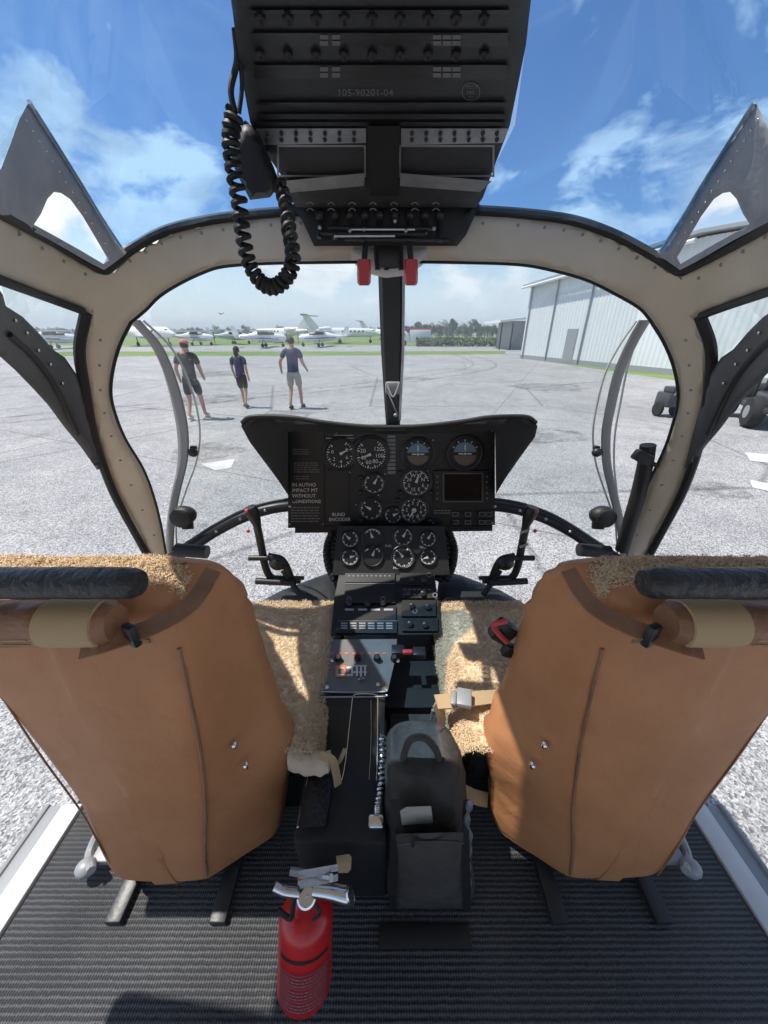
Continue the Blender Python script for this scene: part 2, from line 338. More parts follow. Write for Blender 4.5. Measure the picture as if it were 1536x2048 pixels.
        V, E, Fc, ov, oe, of = delaunay_2d_cdt([Vector(p) for p in pts], edges, [], 0, 1e-4)
        Fc = [f for f in Fc if (lambda c: inside(c, outline) and not (hole and inside(c, hole)))((sum(V[i].x for i in f)/len(f), sum(V[i].y for i in f)/len(f)))]
        fr = []
        for v in V:
            q = P(v.x, v.y, Yf(v.x, v.y))
            if roll:
                u = 1-min(dist((v.x, v.y))/rollw, 1); q = q+(q-EYE).normalized()*roll*(1-math.sqrt(max(0, 1-u*u)))
            fr.append(near(q, proud) if proud else q)
        n = len(fr); vs = fr+[q+(q-EYE).normalized()*thick for q in fr]
        fs = [list(f) for f in Fc]+[[i+n for i in f][::-1] for f in Fc]
        cnt = {}
        for f in Fc:
            for i in range(len(f)): cnt[(f[i], f[(i+1) % len(f)])] = 1
        for (a, b) in cnt:
            if (b, a) not in cnt: fs.append([b, a, a+n, b+n])
        return s.add(vs, fs)
    def text(s, body, px, py, h, S, align='LEFT', th=0, slant=0):
        """lettering mapped on the surface S(px,py)->point; (px,py) = baseline start, h = height of capitals"""
        c = bpy.data.curves.new('t', 'FONT'); c.body = body; c.align_x = align; c.resolution_u = 2
        ob = bpy.data.objects.new('t', c); COL.objects.link(ob)
        dg = bpy.context.evaluated_depsgraph_get(); me = ob.evaluated_get(dg).to_mesh()
        k = h/.70
        s.add([S(px+(v.co.x+slant*v.co.y)*k, py-v.co.y*k) for v in me.vertices], [list(p.vertices) for p in me.polygons])
        ob.evaluated_get(dg).to_mesh_clear(); bpy.data.objects.remove(ob); bpy.data.curves.remove(c); return s
    def rect(s, x0, y0, x1, y1, S): return s.add([S(x0, y1), S(x1, y1), S(x1, y0), S(x0, y0)], [[0, 1, 2, 3]])
    def frame(s, x0, y0, x1, y1, w, S):
        s.rect(x0, y0, x1, y0+w, S); s.rect(x0, y1-w, x1, y1, S); s.rect(x0, y0+w, x0+w, y1-w, S); return s.rect(x1-w, y0+w, x1, y1-w, S)
    def line(s, a, b, w, S):
        dx, dy = b[0]-a[0], b[1]-a[1]; l = math.hypot(dx, dy); ox, oy = -dy/l*w/2, dx/l*w/2
        return s.add([S(a[0]+ox, a[1]+oy), S(b[0]+ox, b[1]+oy), S(b[0]-ox, b[1]-oy), S(a[0]-ox, a[1]-oy)], [[0, 1, 2, 3]])
    def disc(s, cx, cy, r, S, a0=0, a1=360, n=28):
        full = a1-a0 >= 360; k = n if full else n+1
        vs = [S(cx+r*math.cos(R(a0+(a1-a0)*i/n)), cy-r*math.sin(R(a0+(a1-a0)*i/n))) for i in range(k)]
        return s.add(vs, [list(range(k))])
    def ring(s, cx, cy, r0, r1, S, a0=0, a1=360, n=28):
        vs = []
        for i in range(n+1):
            a = R(a0+(a1-a0)*i/n); vs += [S(cx+r0*math.cos(a), cy-r0*math.sin(a)), S(cx+r1*math.cos(a), cy-r1*math.sin(a))]
        return s.add(vs, [[2*i, 2*i+1, 2*i+3, 2*i+2] for i in range(n)])
    def build(s, name, mats, parent=None, smooth=False, fixn=True):
        me = bpy.data.meshes.new(name); me.from_pydata(s.v, [], s.f)
        ml = mats if isinstance(mats, (list, tuple)) else [mats]
        for m in ml: me.materials.append(MATS[m])
        for p, i in zip(me.polygons, s.m): p.material_index = i
        if fixn:
            bm = bmesh.new(); bm.from_mesh(me); bmesh.ops.recalc_face_normals(bm, faces=bm.faces); bm.to_mesh(me); bm.free()
        if smooth:
            for p in me.polygons: p.use_smooth = True
            try: me.set_sharp_from_angle(angle=R(smooth if smooth is not True else 40))
            except Exception: pass
        ob = bpy.data.objects.new(name, me); COL.objects.link(ob)
        if parent is not None:
            ob.parent = parent
            if parent.type == 'EMPTY': ob.matrix_parent_inverse = Matrix.Translation(-parent.location)
        return ob
def build_each(b, name, mats, parent=None, smooth=False):
    """every loose piece of the builder becomes an object of its own"""
    par = list(range(len(b.v)))
    def find(i):
        while par[i] != i: par[i] = par[par[i]]; i = par[i]
        return i
    for f in b.f:
        r = find(f[0])
        for i in f[1:]: par[find(i)] = r
    grp = {}
    for k, f in enumerate(b.f): grp.setdefault(find(f[0]), []).append(k)
    for g in grp.values():
        n = MB(); ix = {}
        for k in g:
            for i in b.f[k]:
                if i not in ix: ix[i] = len(n.v); n.v.append(b.v[i])
            n.f.append([ix[i] for i in b.f[k]]); n.m.append(b.m[k])
        n.build(name, mats, parent, smooth)
def ribbon(b, path, w, th=.003, up=Vector((0, 0, 1)), n=30):
    q = catmull(path, n); secs = []
    for i, p in enumerate(q):
        t = (q[min(i+1, n-1)]-q[max(i-1, 0)]).normalized(); sd_ = t.cross(up).normalized(); nn = sd_.cross(t)
        secs.append([p-sd_*w/2-nn*th/2, p+sd_*w/2-nn*th/2, p+sd_*w/2+nn*th/2, p-sd_*w/2+nn*th/2])
    b.loft(secs)
def tag(o, label, cat, group=None, kind=None):
    if label: o['label'] = label
    if cat: o['category'] = cat
    if group: o['group'] = group
    if kind: o['kind'] = kind
    return o
def thing(name, label, cat, loc=(0, 0, 0), group=None):
    o = bpy.data.objects.new(name, None); COL.objects.link(o); o.location = loc; o.empty_display_size = .1
    return tag(o, label, cat, group)
def copy_tree(o, parent=None):
    c = o.copy(); COL.objects.link(c)
    if parent is not None: c.parent = parent
    for ch in list(o.children): copy_tree(ch, c)
    return c
def rrect(x0, x1, y0, y1, r, z, n=5):
    r = min(r, abs(x1-x0)/2*.98, abs(y1-y0)/2*.98); pts = []
    for cx, cy, a in ((x1-r, y1-r, 0), (x0+r, y1-r, 90), (x0+r, y0+r, 180), (x1-r, y0+r, 270)):
        for i in range(n+1):
            t = R(a+90*i/n); pts.append(Vector((cx+r*math.cos(t), cy+r*math.sin(t), z)))
    return pts

# ================================================================== THE AIRFIELD (large structure)
def flat(name, pts, z, m):
    b = MB(); b.add([Vector((x, y, z)) for x, y in pts], [list(range(len(pts)))]); o = b.build(name, m, fixn=False)
    if o.data.polygons[0].normal.z < 0: o.data.flip_normals()
    o['kind'] = 'structure'; return o
flat('apron', [(-900, -300), (900, -300), (900, 1500), (-900, 1500)], 0, 'asphalt')
def skid(pts, w):
    q = catmull([Vector((*pt, 0)) for pt in pts], 40); b = MB()
    for i, p in enumerate(q):
        t = (q[min(i+1, 39)]-q[max(i-1, 0)]).normalized(); o = Vector((-t.y, t.x, 0))*w/2; b.v += [p-o+Vector((0, 0, .004)), p+o+Vector((0, 0, .004))]
    b.f = [[2*i, 2*i+1, 2*i+3, 2*i+2] for i in range(39)]; b.m = [0]*39; o = b.build('tyre_mark', 'skid', fixn=False); o['kind'] = 'structure'
for dx in (0, 1.5):
    skid([(-14+dx, 6), (-6+dx, 12), (1+dx, 18), (6+dx, 26), (7+dx, 42)], .22)
random.seed(77)
for cx, cy, rr in ((-3.2, 6.4, .7), (3.4, 7.5, .9), (-5.5, 12, 1.3), (6.5, 15, 1.6), (1.2, 18, 1.1), (-9, 20, 2.0), (4.4, 4.6, .5), (-2.2, 3.3, .35)):
    b = MB(); b.v = [Vector((cx+rr*(1+.35*noise.noise(Vector((math.cos(i*.314)*1.5, math.sin(i*.314)*1.5, cx))))*math.cos(i*.314), cy+rr*(.8+.3*noise.noise(Vector((math.cos(i*.314), math.sin(i*.314), cy))))*math.sin(i*.314), .0045)) for i in range(20)]; b.f = [list(range(20))]; b.m = [0]; o = b.build('oil_stain', 'skid', fixn=False); o['kind'] = 'structure'
def gline(pts): return [(G(x, y).x, G(x, y).y) for x, y in pts]
flat('grass_verge', gline([(-500, 713), (330, 712), (700, 711), (1010, 708), (1010, 702), (700, 703), (330, 703), (-500, 704)]), .004, 'grass')
flat('grass_field', [(-420, 66), (75, 66), (110, 300), (-420, 300)], .004, 'grass')
flat('grass_strip', gline([(1085, 722), (1110, 719), (1300, 741), (1500, 768), (1500, 782), (1290, 752)]), .004, 'grass')
for i, q in enumerate([[(780, 922), (920, 915), (918, 926), (800, 934)], [(1490, 905), (1600, 915), (1600, 932), (1500, 922)], [(1500, 960), (1620, 985), (1610, 1000), (1505, 975)], [(402, 928), (470, 918), (462, 936), (430, 941)]]):
    flat('painted_marking', gline(q), .004, 'road_paint')

# ================================================================== HELICOPTER CABIN
cab = thing('helicopter_cabin', 'cream framed glazed nose of a helicopter cabin with black window seals and centre post', 'helicopter cabin', (0, .5, .8))
def Yframe(px, py):
    u = abs(px-780)/780
    y = 1.0-.40*u**3 if u < 1 else 1.0-.40-(u-1)*.75
    return max(.30, y)+.12*max(0, min(1, (py-560)/500))
top_edge = [(-170, 330), (0, 425), (100, 480), (180, 528), (205, 540), (222, 532), (260, 500), (330, 462), (420, 440), (520, 428), (640, 421), (780, 418), (940, 421), (1060, 429), (1150, 442), (1230, 470), (1300, 507), (1340, 532), (1362, 543), (1382, 535), (1450, 500), (1536, 452), (1720, 345)]
inner_arch = [(1300, 640), (1278, 616), (1230, 588), (1172, 560), (1100, 540), (1030, 529), (900, 525), (780, 524), (660, 525), (540, 527), (450, 533), (405, 546), (355, 570), (318, 594), (292, 620), (262, 645)]
left_outer = [(178, 626), (165, 700), (176, 780), (193, 872), (215, 940), (240, 1000), (286, 1085), (312, 1132)]
left_inner = [(262, 645), (240, 690), (226, 740), (222, 790), (233, 835), (252, 880), (285, 935), (305, 985), (322, 1050), (336, 1132)]
right_outer = [(1394, 632), (1416, 700), (1412, 780), (1398, 860), (1380, 930), (1352, 1000), (1312, 1075), (1282, 1132)]
right_inner = [(1300, 640), (1330, 690), (1350, 745), (1356, 800), (1345, 850), (1328, 900), (1300, 960), (1280, 1010), (1262, 1060), (1250, 1132)]
outline = top_edge+[(1720, 520), (1640, 548), (1536, 582), (1450, 612)]+right_outer+right_inner[::-1]+inner_arch[1:-1]+left_inner+left_outer[::-1]+[(90, 592), (0, 560), (-100, 526), (-170, 505)]
b = MB(); b.sheet(outline, Yframe, .035, 14, roll=.014, rollw=13); wf = b.build('window_frame', 'cream_paint', cab, 50)
b = MB()
for pts, n in ((catmull([Vector((x, y, 0)) for x, y in [(260, 522), (330, 484), (420, 463), (520, 452), (650, 444), (780, 441), (910, 444), (1060, 452), (1150, 465), (1230, 494), (1310, 535)]], 23), 1), (catmull([Vector((x, y, 0)) for x, y in [(-60, 404), (60, 482), (170, 548)]], 6), 1), (catmull([Vector((x, y, 0)) for x, y in [(1620, 412), (1510, 488), (1398, 556)]], 6), 1), (catmull([Vector((x, y, 0)) for x, y in [(200, 680), (200, 780), (222, 872), (262, 970), (308, 1070)]], 9), 1), (catmull([Vector((x, y, 0)) for x, y in [(1372, 680), (1382, 780), (1364, 872), (1324, 970), (1274, 1070)]], 9), 1)):
    for p in pts:
        c = P(p.x, p.y, Yframe(p.x, p.y)); b.lathe([(.0036, -.002), (.0034, .0012), (.0015, .0018)], Matrix.Translation(c) @ (EYE-c).to_track_quat('Z', 'Y').to_matrix().to_4x4(), 8)
build_each(b, 'frame_screw', 'grey_steel', wf, True)
def seal(pts, r, name='window_seal', dY=0, m='rubber', k=60, par=None):
    b = MB(); b.tube([P(x, y, Yframe(x, y)-dY) for x, y in pts], r, 8, k); return b.build(name, m, par or cab, True)
seal(top_edge, .0085, k=160)
seal([(x, y-6) for x, y in top_edge[5:19]], .005, dY=-.02, k=100)
seal([(-170, 500), (-100, 524), (0, 560), (90, 594), (165, 622)], .0075)
seal([(1720, 525), (1640, 549), (1536, 584), (1450, 614), (1402, 632)], .0075)
seal([(x-6, y) for x, y in left_outer], .0105, k=80); seal([(x+6, y) for x, y in right_outer], .0105, k=80)
seal(left_inner, .0035, k=60); seal(right_inner, .0035, k=60); seal(inner_arch, .003, k=80)
# inner grey windshield posts, each side
for pts in ([(268, 640), (312, 690), (338, 745), (358, 810), (368, 870), (366, 925), (352, 985), (342, 1045), (338, 1125)], [(1290, 640), (1262, 690), (1238, 745), (1222, 810), (1212, 870), (1214, 930), (1226, 985), (1240, 1045), (1250, 1125)]):
    q = catmull([P(x, y, Yframe(x, y)+.05) for x, y in pts], 40); b = MB()
    side = Vector((1, 0, 0)); secs = []
    for i, p in enumerate(q):
        d = (p-EYE).normalized(); w = .0145
        secs.append([p-side*w, p-side*w*.6-d*.006, p+side*w*.6-d*.006, p+side*w, p+side*w*.7+d*.02, p-side*w*.7+d*.02])
    b.loft(secs); b.build('windshield_post', 'grey_steel', cab, 35)
    b = MB()
    for o in (-.022, .03):
        b.tube([p+Vector((o*(.3+abs(math.sin(i*.09))), .02, 0)) for i, p in enumerate(q)], .003, 6)
    b.build('trim_strip', 'white_paint', cab, True)
    c = P(pts[4][0]+(18 if pts[0][0] < 700 else -18), 905, Yframe(pts[4][0], 905)+.05)
    b = MB(); b.ball(c, (.016, .012, .014)); b.box(c+Vector((0, .01, .012)), (.02, .012, .012), None, .003); b.build('post_clip', 'dark_metal', cab, True)
# roof side rails (gusset shaped, with a rounded cut-out) on both sides
def Yrail(px, py): return Yframe(px, py)-.03+.10*max(0, (540-py))/340*(.2)
railL = [(58, 203), (75, 228), (120, 300), (165, 372), (205, 438), (232, 485), (252, 508), (228, 526), (208, 540), (180, 526), (100, 480), (0, 428), (-40, 405), (-30, 360), (2, 338), (20, 290), (38, 240)]
holeL = [(108, 384), (122, 386), (140, 398), (165, 432), (190, 474), (214, 515), (207, 528), (160, 500), (110, 472), (68, 449), (82, 428), (95, 398)]
railR = [(1560-x+8, y) for x, y in railL][::-1]; holeR = [(1560-x+8, y) for x, y in holeL][::-1]
for o, h in ((railL, holeL), (railR, holeR)):
    b = MB(); b.sheet(o, Yrail, .02, 12, roll=.006, rollw=8, hole=h)
    rl = b.build('roof_rail', 'grey_beam', cab, 45)
    b = MB()
    for i in range(13):
        x, y = 66+i*13.2, 240+i*20.5
        if o is railR: x = 1568-x
        x += (-14 if o is railL else 14); b.ball(near(P(x, y, Yrail(x, y)), .001), .0018, seg=8)
    build_each(b, 'rivet', 'chrome', rl, True)
    b = MB(); e = [(58, 203), (120, 300), (165, 372), (205, 438), (250, 506)]
    if o is railR: e = [(1568-x, y) for x, y in e]
    b.tube([near(P(x, y, Yrail(x, y)), .001) for x, y in e], .0028, 6, 40); b.build('edge_trim', 'white_paint', rl, True)
# glazing
def pane(name, o, Yf, m, step=40):
    b = MB(); b.sheet(o, Yf, .004, step); return b.build(name, m, cab, True)
pane('windshield', [(300, 625), (318, 594), (355, 570), (405, 546), (450, 533), (540, 527), (780, 524), (1030, 529), (1100, 540), (1172, 560), (1230, 588), (1278, 616), (1262, 690), (1238, 745), (1222, 810), (1212, 930), (1240, 1045), (1180, 1075), (1060, 1030), (980, 1010), (580, 1010), (480, 1036), (350, 1110), (352, 985), (366, 925), (358, 810), (312, 690)], lambda x, y: Yframe(x, y)+.07+.10*(1-((x-780)/520)**2), 'clear_glass')
pane('roof_window', [(58, 203), (240, 495), (330, 462), (420, 440), (600, 424), (560, 360), (500, 250), (470, 40), (450, -160), (-500, -160), (-500, 420), (-40, 405), (2, 338), (38, 240)], lambda x, y: Yframe(x, y)*.93+.02, 'tint_glass')
pane('roof_window', [(1510, 203), (1328, 505), (1230, 470), (1150, 442), (940, 421), (985, 340), (1030, 250), (1058, 40), (1075, -160), (2060, -160), (2060, 420), (1608, 405), (1566, 338), (1530, 240)][::-1], lambda x, y: Yframe(x, y)*.93+.02, 'tint_glass')
# dark lower frame between windshield and chin windows
for pts in ([(640, 1012), (580, 1012), (530, 1020), (480, 1037), (432, 1062), (385, 1092), (336, 1125)], [(930, 1012), (990, 1012), (1040, 1020), (1092, 1037), (1140, 1062), (1186, 1092), (1240, 1126)]):
    b = MB(); b.tube([P(x, y, 1.22-.12*abs(x-785)/450) for x, y in pts], .020, 12, 50); b.tube([P(x, y-13, 1.20-.12*abs(x-785)/450) for x, y in pts], .006, 8, 50)
    lf = b.build('lower_frame', 'dark_metal', cab, True)
    b = MB()
    for t in (.25, .4, .55, .7, .85):
        k = int(t*(len(pts)-1)); x, y = pts[k]; b.ball(P(x, y+1, 1.17-.12*abs(x-785)/450), .005, seg=8)
    build_each(b, 'rivet', 'alu', lf, True)
for sx in (0, 1):                                            # black air vents and door catches at the pillar feet
    X = (lambda v: 1572-v) if sx else (lambda v: v)
    b = MB(); c = P(X(368), 1030, 1.02); b.ball(c, (.040, .03, .030)); b.tube([c+Vector((0, .02, 0)), c+Vector((0, .0, -.05))], .018)
    b.lathe([(.028, -.012), (.030, 0), (.022, .004)], Matrix.Translation(c+Vector((0, -.03, .0))) @ Matrix.Rotation(R(90), 4, 'X'))
    c = P(X(384), 1102, 1.0); b.tube([c+Vector((-.05, 0, .005)), c+Vector((.05, 0, -.004))], .022, 12); b.build('air_vent', 'rubber', cab, True)
# right side black tube with catch
b = MB(); b.tube([P(x, y, .98) for x, y in ((1296, 890), (1290, 930), (1276, 990), (1258, 1050), (1244, 1100))], .020, 12, 30)
c = P(1285, 915, .96); b.box(c, (.05, .03, .03), Matrix.Rotation(R(25), 4, 'Y'), .006); b.tube([c, c+Vector((.05, 0, -.025))], .006); b.build('grab_handle', 'rubber', cab, True)
# centre post of the windshield
b = MB(); q = [(782, 500, 27), (783, 600, 25), (784, 700, 22), (785, 780, 18), (786, 850, 14)]
secs = []
for x, y, w in q:
    Y = 1.12; secs.append([P(x-w, y, Y), P(x-w*.7, y, Y-.012), P(x+w*.7, y, Y-.012), P(x+w, y, Y), P(x+w*.7, y, Y+.03), P(x-w*.7, y, Y+.03)])
b.loft(secs); cp = b.build('centre_post', 'black_plastic', cab, 30)
b = MB(); b.tube([P(807, 545, 1.11), P(806, 700, 1.11), P(799, 840, 1.11)], .0045, 8); b.build('edge_trim', 'alu', cp, True)
b = MB(); c = P(786, 776, 1.10); b.box(c, (.045, .02, .035), None, .006); b.tube([c+Vector((-.018, -.012, .012)), c+Vector((0, -.03, -.02)), c+Vector((.018, -.012, .016))], .0025, 6, 20)
b.tube([c+Vector((-.015, -.012, -.01)), c+Vector((.004, -.022, -.05)), c+Vector((.012, -.012, -.07))], .002, 6, 20); b.ball(c+Vector((.008, -.015, -.075)), .006, seg=8); b.build('wire_clamp', 'grey_steel', cp, True)
# chin floor of the nose, black edged, below the pedestal
def Ychin(px, py): return 1.12-(py-1140)*.0022
for o in ([(676, 1140), (640, 1152), (560, 1182), (486, 1222), (470, 1290), (690, 1290)], [(880, 1140), (920, 1150), (1000, 1180), (1070, 1220), (1095, 1290), (860, 1290)]):
    b = MB(); b.sheet(o, Ychin, .03, 14, roll=.01, rollw=10); b.build('nose_floor', 'dark_metal', cab, 45)
# cabin floor and door sills
fz = .80
b = MB(); b.box((0, .15, fz-.055), (1.66, 2.3, .10), None, .004); b.build('floor', 'floor_dark', cab)
for sx in (-1, 1):
    x0 = sx*.80
    b = MB(); b.box((x0+sx*.022, -.10, fz+.003), (.046, 1.22, .02), None, .004); b.box((x0+sx*.052, -.10, fz-.006), (.012, 1.22, .02), None, .003); s1 = b.build('door_sill', 'white_paint', cab, 30)
    b = MB(); b.box((x0+sx*.085, -.10, fz-.03), (.05, 1.24, .02), None, .004); b.box((x0+sx*.135, -.10, fz-.09), (.045, 1.26, .02), None, .004); b.tube([(x0+sx*.112, -.7, fz-.02), (x0+sx*.112, .52, fz-.02)], .007, 8); b.build('sill_step', 'grey_steel', s1, 30)
# unseen aft roof and side headers, sized to keep sun off the floor
b = MB(); b.box((0, -.29, 2.27), (1.7, 1.52, .04), None, .01); b.box((0, .44, 2.43), (.56, .80, .04), None, .01); rp_ = b.build('roof_shade_panel', 'cream_paint', cab)
for sx in (-1, 1):
    b = MB(); b.box((sx*.885, -.48, 2.01), (.05, 1.46, .50), Matrix.Rotation(R(-6*sx), 4, 'Y'), .015); b.build('header_shade_panel', 'cream_paint', rp_)

# cabin doors, closed, with a dark sloping window frame
for sx in (0, 1):
    X = (lambda v: 1572-v) if sx else (lambda v: v)
    d = thing('cabin_door', 'dark sloping glazed cabin door frame on the %s, %s' % (('left', 'bright apron and grass behind it') if not sx else ('right', 'black utility cart behind it')), 'door', P(X(200), 940, .9), 'front cabin doors')
    o = [(X(x), y) for x, y in [(-60, 560), (-5, 572), (8, 590), (14, 610), (46, 632), (78, 664), (106, 697), (130, 713), (152, 748), (164, 800), (180, 860), (200, 935), (192, 938), (162, 892), (130, 852), (96, 808), (68, 776), (78, 758), (0, 712), (-60, 680)]]
    o = [(X(x), y) for x, y in [(-60, 556), (-6, 572), (6, 590), (12, 612), (46, 634), (78, 666), (106, 699), (130, 715), (154, 750), (168, 800), (184, 860), (203, 935), (194, 940), (162, 894), (130, 856), (96, 810), (66, 777), (30, 740), (0, 713), (-60, 660)]]
    if sx: o = o[::-1]
    b = MB(); b.sheet(o, lambda px, py: Yframe(px, py)-.015, .03, 10, roll=.012, rollw=14); f = b.build('door_frame', 'door_dark', d, 45)
    b = MB()
    for x, y in ((30, 640), (53, 665), (76, 700), (100, 728), (124, 766)): b.lathe([(.0035, 0), (.0035, .003), (.002, .0035)], Matrix.Translation(near(P(X(x), y, Yframe(X(x), y)-.015), .002)) @ Matrix.Rotation(R(90), 4, 'X'), 10)
    b.build('screw', 'chrome', f, True)
    b = MB(); b.tube([near(P(X(x), y, Yframe(X(x), y)-.015), .004) for x, y in ((18, 668), (60, 706), (98, 752), (128, 806), (156, 868))], .005, 8, 30); b.build('door_seal', 'rubber', f, True)
    b = MB(); o = [(X(x), y) for x, y in [(14, 612), (0, 562), (90, 594), (165, 622), (160, 740), (130, 715), (78, 666)]]
    b.sheet(o[::-1] if sx else o, lambda px, py: Yframe(px, py)+.01, .004, 40); b.build('door_glass', 'clear_glass', d)

# floor mat
b = MB(); nx, ny = 3, 3
b.box((0, -.02, fz+.003), (1.585, 1.05, .012), None, .003); fm = b.build('floor_mat', 'ribbed_mat'); tag(fm, 'black ribbed rubber mat covering the cabin floor', 'mat')

# ================================================================== OVERHEAD CONSOLE
Yo = lambda px, py: .55+.40*py/495
oh = thing('overhead_console', 'dark overhead panel and engine lever quadrant hanging above the windshield', 'overhead console', P(770, 480, .95))
S_o = lambda d: (lambda px, py: near(P(px, py, Yo(px, py)), d))
body = [(448, -120), (462, 0), (478, 120), (500, 245), (540, 318), (562, 350), (580, 395), (592, 415), (952, 415), (966, 395), (990, 330), (1020, 250), (1052, 90), (1062, 0), (1068, -120)]
b = MB(); b.sheet(body, Yo, .07, 18, roll=.012, rollw=14); b.build('console_body', 'overhead_dark', oh, 40)
b = MB()
for y, h in ((20, 8), (66, 28), (130, 28), (205, 6), (228, 10), (244, 8)): b.slab([S_o(.006)(x, yy) for x, yy in ((500+y*.06, y+h), (1018-y*.03, y+h), (1018-y*.03, y), (500+y*.06, y))], .006)
build_each(b, 'switch_panel', 'black_plastic', oh)
b = MB()
for y in (70, 82, 134, 146):
    for x in (640, 664, 866, 886, 905): b.rect(x, y, x+16, y+9, S_o(.0075))
build_each(b, 'label_strip', 'dim_mark', oh)
b = MB()
for y in (35, 108, 180):
    for i in range(9):
        c = S_o(.0)(520+i*56, y+(12 if y == 180 else 0)); M = Matrix.Translation(c) @ (c-EYE).to_track_quat('Z', 'Y').to_matrix().to_4x4()
        if y != 180: b.lathe([(.006, 0), (.006, -.006), (.0035, -.008), (.0035, -.014), (.002, -.015)], M, 10)
build_each(b, 'breaker', 'black_plastic', oh, True)
b = MB(); b.text('105-90201-04', 674, 192, 14, S_o(.002)); b.build('stamped_number', 'dim_mark', oh, fixn=False)
b = MB(); b.ring(942, 184, 17, 18.5, S_o(.002)); b.text('MOT', 931, 178, 8, S_o(.002)); b.text('180', 932, 189, 8, S_o(.002)); b.text('52', 936, 199, 7, S_o(.002)); b.build('round_stamp', 'dim_mark', oh, fixn=False)
# riveted aluminium strip in two halves, recesses and lips
for x0, x1, s in ((512, 732, 1), (802, 1018, -1)):
    b = MB(); b.slab([S_o(.008)(x, y) for x, y in ((x0+(8 if s > 0 else 0), 290), (x1-(0 if s > 0 else 14), 286), (x1, 257), (x0, 257))], .008); st = b.build('riveted_strip', 'alu', oh)
    b = MB()
    for i in range(7):
        for y in (266, 279):
            p = S_o(.0085)(x0+22+i*(x1-x0-46)/6, y); b.ball(p, .0035, seg=8)
    build_each(b, 'rivet', 'dark_metal', st, True)
    xa, xb = (560, 728) if s > 0 else (804, 985)
    b = MB(); b.frame(xa-6, 290, xb+4, 354, 4, S_o(.004)); b.build('recess_edge', 'alu', oh, fixn=False)
    q = [(575, 386), (728, 372), (730, 346), (566, 362)] if s > 0 else [(800, 372), (960, 384), (984, 362), (800, 346)]
    b = MB(); b.slab([S_o(.010)(x, y) for x, y in q], .012); b.build('recess_lip', 'alu', oh)
b = MB(); b.slab([S_o(.012)(x, y) for x, y in ((742, 392), (796, 392), (800, 252), (736, 252))], .012); b.build('centre_rib', 'black_plastic', oh)
# lever quadrant
b = MB(); o = [(580, 408), (604, 440), (628, 492), (914, 492), (932, 470), (960, 408)]
b.sheet(o, lambda x, y: .93, .06, 16, roll=.01, rollw=10); q = b.build('lever_quadrant', 'black_plastic', oh, 40)
b = MB()
random.seed(3)
for i in range(9):
    x = 640+i*30; b.tube([P(x, 425, .915), P(x+random.uniform(-4, 4), 470+random.uniform(-6, 16), .90)], .005, 8)
    b.ball(P(x, 430, .91), .010, seg=10)
for y, a, c in ((455, 655, 870), (466, 640, 850), (478, 690, 900)): b.tube([P(a, y, .90), P(c, y+2, .90)], .0035, 8)
b.build('lever_linkage', 'dark_metal', q, True)
b = MB()
for x in (640, 700, 728, 790, 812, 868): b.ball(P(x, 448+random.uniform(-8, 20), .893), .0042, seg=8)
for y, a, c in ((459, 700, 830), (472, 668, 790)): b.tube([P(a, y, .893), P(c, y, .893)], .0022, 6)
build_each(b, 'bright_fitting', 'alu', q, True)
b = MB()
for i in range(14): b.ring(620+(i % 7)*42, 412+(i//7)*12, 6, 8, S_o(.010), 20, 160, 10)
build_each(b, 'cable_loop', 'dim_mark', oh)
b = MB(); b.sheet([(690, 490), (702, 520), (726, 545), (772, 556), (820, 550), (852, 524), (868, 490)], lambda x, y: .99, .05, 12, roll=.02, rollw=22); b.build('lower_housing', 'white_paint', oh, 50)
b = MB()
for x in (752, 770, 800): b.tube([P(x, 485, .95), P(x+3, 540, .95)], .006, 8)
b.box(P(778, 515, .95), (.05, .02, .04), None, .004); b.build('lever_bracket', 'black_plastic', oh, True)
for x in (728, 822):
    b = MB(); b.tube([P(x+4 if x < 780 else x-4, 478, .92), P(x, 525, .915)], .006, 8); lv = b.build('shutoff_lever', 'dark_metal', oh, True)
    b = MB(); secs = []
    for y, w in ((518, 11), (522, 13.5), (545, 14), (565, 13.5), (571, 10)):
        secs.append([P(x-w, y, .91), P(x-w*.7, y, .90), P(x+w*.7, y, .90), P(x+w, y, .91), P(x+w*.7, y, .92), P(x-w*.7, y, .92)])
    b.loft(secs); b.build('red_knob', 'red_plastic', lv, 50)
# coiled headset cords, one loop hanging from the overhead console
def coil(b, path, rc, rt, pitch, n=8):
    q = catmull(path, 400); ln = sum((q[i+1]-q[i]).length for i in range(399)); turns = ln/pitch; k = int(turns*12); pts = []; nrm = None
    for i in range(k):
        u = i/(k-1)*399; j = min(int(u), 398); p = q[j].lerp(q[j+1], u-j); t = (q[j+1]-q[j]).normalized()
        if nrm is None: nrm = t.orthogonal().normalized()
        nrm = (nrm-t*nrm.dot(t)).normalized(); bb = t.cross(nrm); a = 2*math.pi*turns*i/k
        pts.append(p+(nrm*math.cos(a)+bb*math.sin(a))*rc)
    b.tube(pts, rt, 6)
b = MB(); Yc = .66
coil(b, [P(470, 225, .66), P(462, 270, Yc), P(466, 330, Yc), P(478, 400, Yc), P(486, 470, Yc), P(500, 530, Yc), P(524, 566, Yc), P(548, 574, Yc), P(572, 556, Yc), P(586, 520, Yc), P(578, 460, .70), P(572, 410, .74), P(556, 360, .76)], .0085, .0042, .0125)
b.tube([P(470, 226, .66), P(462, 180, .66), P(474, 120, .66), P(470, 60, .64)], .004, 8, 30); b.tube([P(478, 226, .67), P(484, 170, .67), P(478, 100, .66)], .003, 8, 30)
cc = b.build('coiled_cord', 'rubber', None, True); tag(cc, 'black coiled headset cord hanging in a loop left of the centre post', 'cord')
